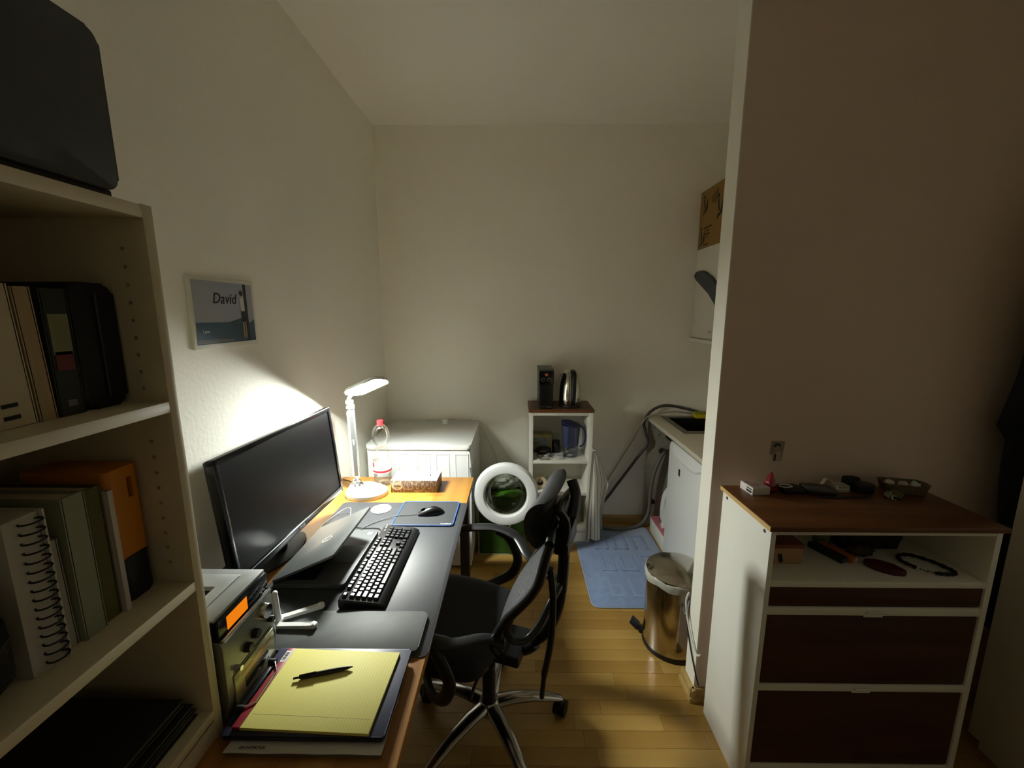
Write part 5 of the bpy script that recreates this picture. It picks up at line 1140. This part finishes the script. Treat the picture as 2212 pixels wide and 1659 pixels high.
cpart('back_mesh', MB().surf(gm_), mesh_cloth(), ang=80)
cpart('spine', MB().tube(spline([(.050, 1.42, .43), (.120, 1.42, .50), (.165, 1.42, .62), (.180, 1.42, .78), (.180, 1.42, .92), (.178, 1.42, .97)], 6), .020, 14, flat=.8, up=(0, 1, 0)), FRM)
cpart('spine_foot', MB().tube(spline([(-.04, 1.42, .41), (.03, 1.42, .405), (.08, 1.42, .445)], 5), .024, 12), FRM)
cpart('lumbar_bracket', MB().tube(spline([(.062, 1.212, .725), (.040, 1.215, .655), (.055, 1.225, .612), (.095, 1.25, .605), (.130, 1.29, .64), (.155, 1.35, .69), (.172, 1.42, .71), (.155, 1.49, .69), (.130, 1.55, .64), (.095, 1.59, .605), (.055, 1.615, .612), (.040, 1.625, .655), (.062, 1.628, .725)], 6), .0125, 12), mat('chair_dark_grey', '#2a2c2e', .3))
cpart('tilt_rod', MB().tube(spline([(.165, 1.275, .86), (.176, 1.275, .76), (.172, 1.275, .60), (.150, 1.28, .46)], 6), .0115, 12).tube([(.152, 1.28, .48), (.140, 1.29, .36)], .009, 10), FRM)
hp = [(.132, .925), (.108, .950), (.097, .985), (.098, 1.020), (.110, 1.050), (.132, 1.072), (.152, 1.080)]
hg = []
HY0, HY1 = 1.265, 1.575
cen = spline([(x, 0, z) for x, z in hp], 4)
for j in range(15):
    s_ = j / 14; yv = HY0 + (HY1 - HY0) * s_
    endk = (1 - abs(2 * s_ - 1) ** 5)
    ring = []
    for side in (0, 1):
        seq = cen if side == 0 else cen[::-1]
        for k, p in enumerate(seq):
            t = k / (len(seq) - 1) if side == 0 else 1 - k / (len(seq) - 1)
            th = (.008 + .020 * math.sin(math.pi * min(max(t, .0), 1)) ** .6) * (.45 + .55 * endk)
            ring.append((p.x + (-th * .4 if side == 0 else th * 1.6) - .012 * (2 * s_ - 1) ** 2, yv, p.z))
    ring.append(ring[0]); hg.append(ring)
mb = MB().surf(hg); bmesh.ops.remove_doubles(mb.bm, verts=mb.bm.verts, dist=.0002); bmesh.ops.holes_fill(mb.bm, edges=mb.bm.edges)
HM = mat('headrest_fabric', '#1e2023', .6, bump=(420, .4, .0008))
cpart('headrest', mb, HM, ang=55)
cpart('headrest_shell', MB().tube(spline([(.180, 1.30, 1.055), (.200, 1.32, 1.01), (.198, 1.34, .95), (.185, 1.36, .90)], 6), .022, 14, flat=.6).tube(spline([(.180, 1.54, 1.055), (.200, 1.52, 1.01), (.198, 1.50, .95), (.185, 1.48, .90)], 6), .022, 14, flat=.6), FRM)
cpart('headrest_mount', MB().box(.158, .212, 1.34, 1.50, .865, .94, .012), FRM)
for sg in (1, -1):
    yq = lambda d_: 1.42 + sg * d_
    ap = spline([(-.400, yq(.275), .650), (-.356, yq(.305), .668), (-.27, yq(.335), .676), (-.19, yq(.346), .676), (-.10, yq(.325), .664), (-.022, yq(.245), .638), (.03, yq(.215), .61)], 6)
    cpart('armrest', MB().tube(ap, [.029 if 3 < k < 24 else .023 for k in range(len(ap))], 14, flat=.42, up=(0, 0, 1)), mat('arm_black', '#1b1c1e', .38))
    lp_ = spline([(-.20, yq(.342), .668), (-.15, yq(.345), .645), (-.115, yq(.345), .59), (-.100, yq(.342), .53), (-.13, yq(.335), .465), (-.19, yq(.30), .436), (-.26, yq(.22), .43), (-.3, yq(.16), .43)], 6)
    cpart('arm_strut', MB().tube(lp_, .022, 14, flat=.6, up=(0, 1, 0)), mat('arm_black', '#1b1c1e', .38))
# slipper on the floor
sl = thing('slipper', 'dark slipper with pale rim under the desk edge', 'slipper', (-.335, 1.655, 0))
sM = Matrix.Translation((-.335, 1.655, 0)) @ Matrix.Rotation(R(-20), 4, 'Z')
so = [(.085 * math.cos(R(a)) , (.042 + .008 * math.cos(R(a))) * math.sin(R(a))) for a in range(0, 360, 12)]
part(sl, 'sole', MB().prism(so, 'z', 0, .022, .004).xf(sM), mat('sole_pale', '#b5ada0', .7))
part(sl, 'upper', MB().surf([[(.02 + .062 * u, .040 * math.cos(q) * (1 - .25 * max(0, u)), .022 + .040 * math.sin(q) * (1 - .5 * u)) for q in [math.pi * k / 12 for k in range(13)]] for u in [-.4 + 1.35 * i / 8 for i in range(9)]], .003).xf(sM), mat('slipper_dark', '#22201f', .85))
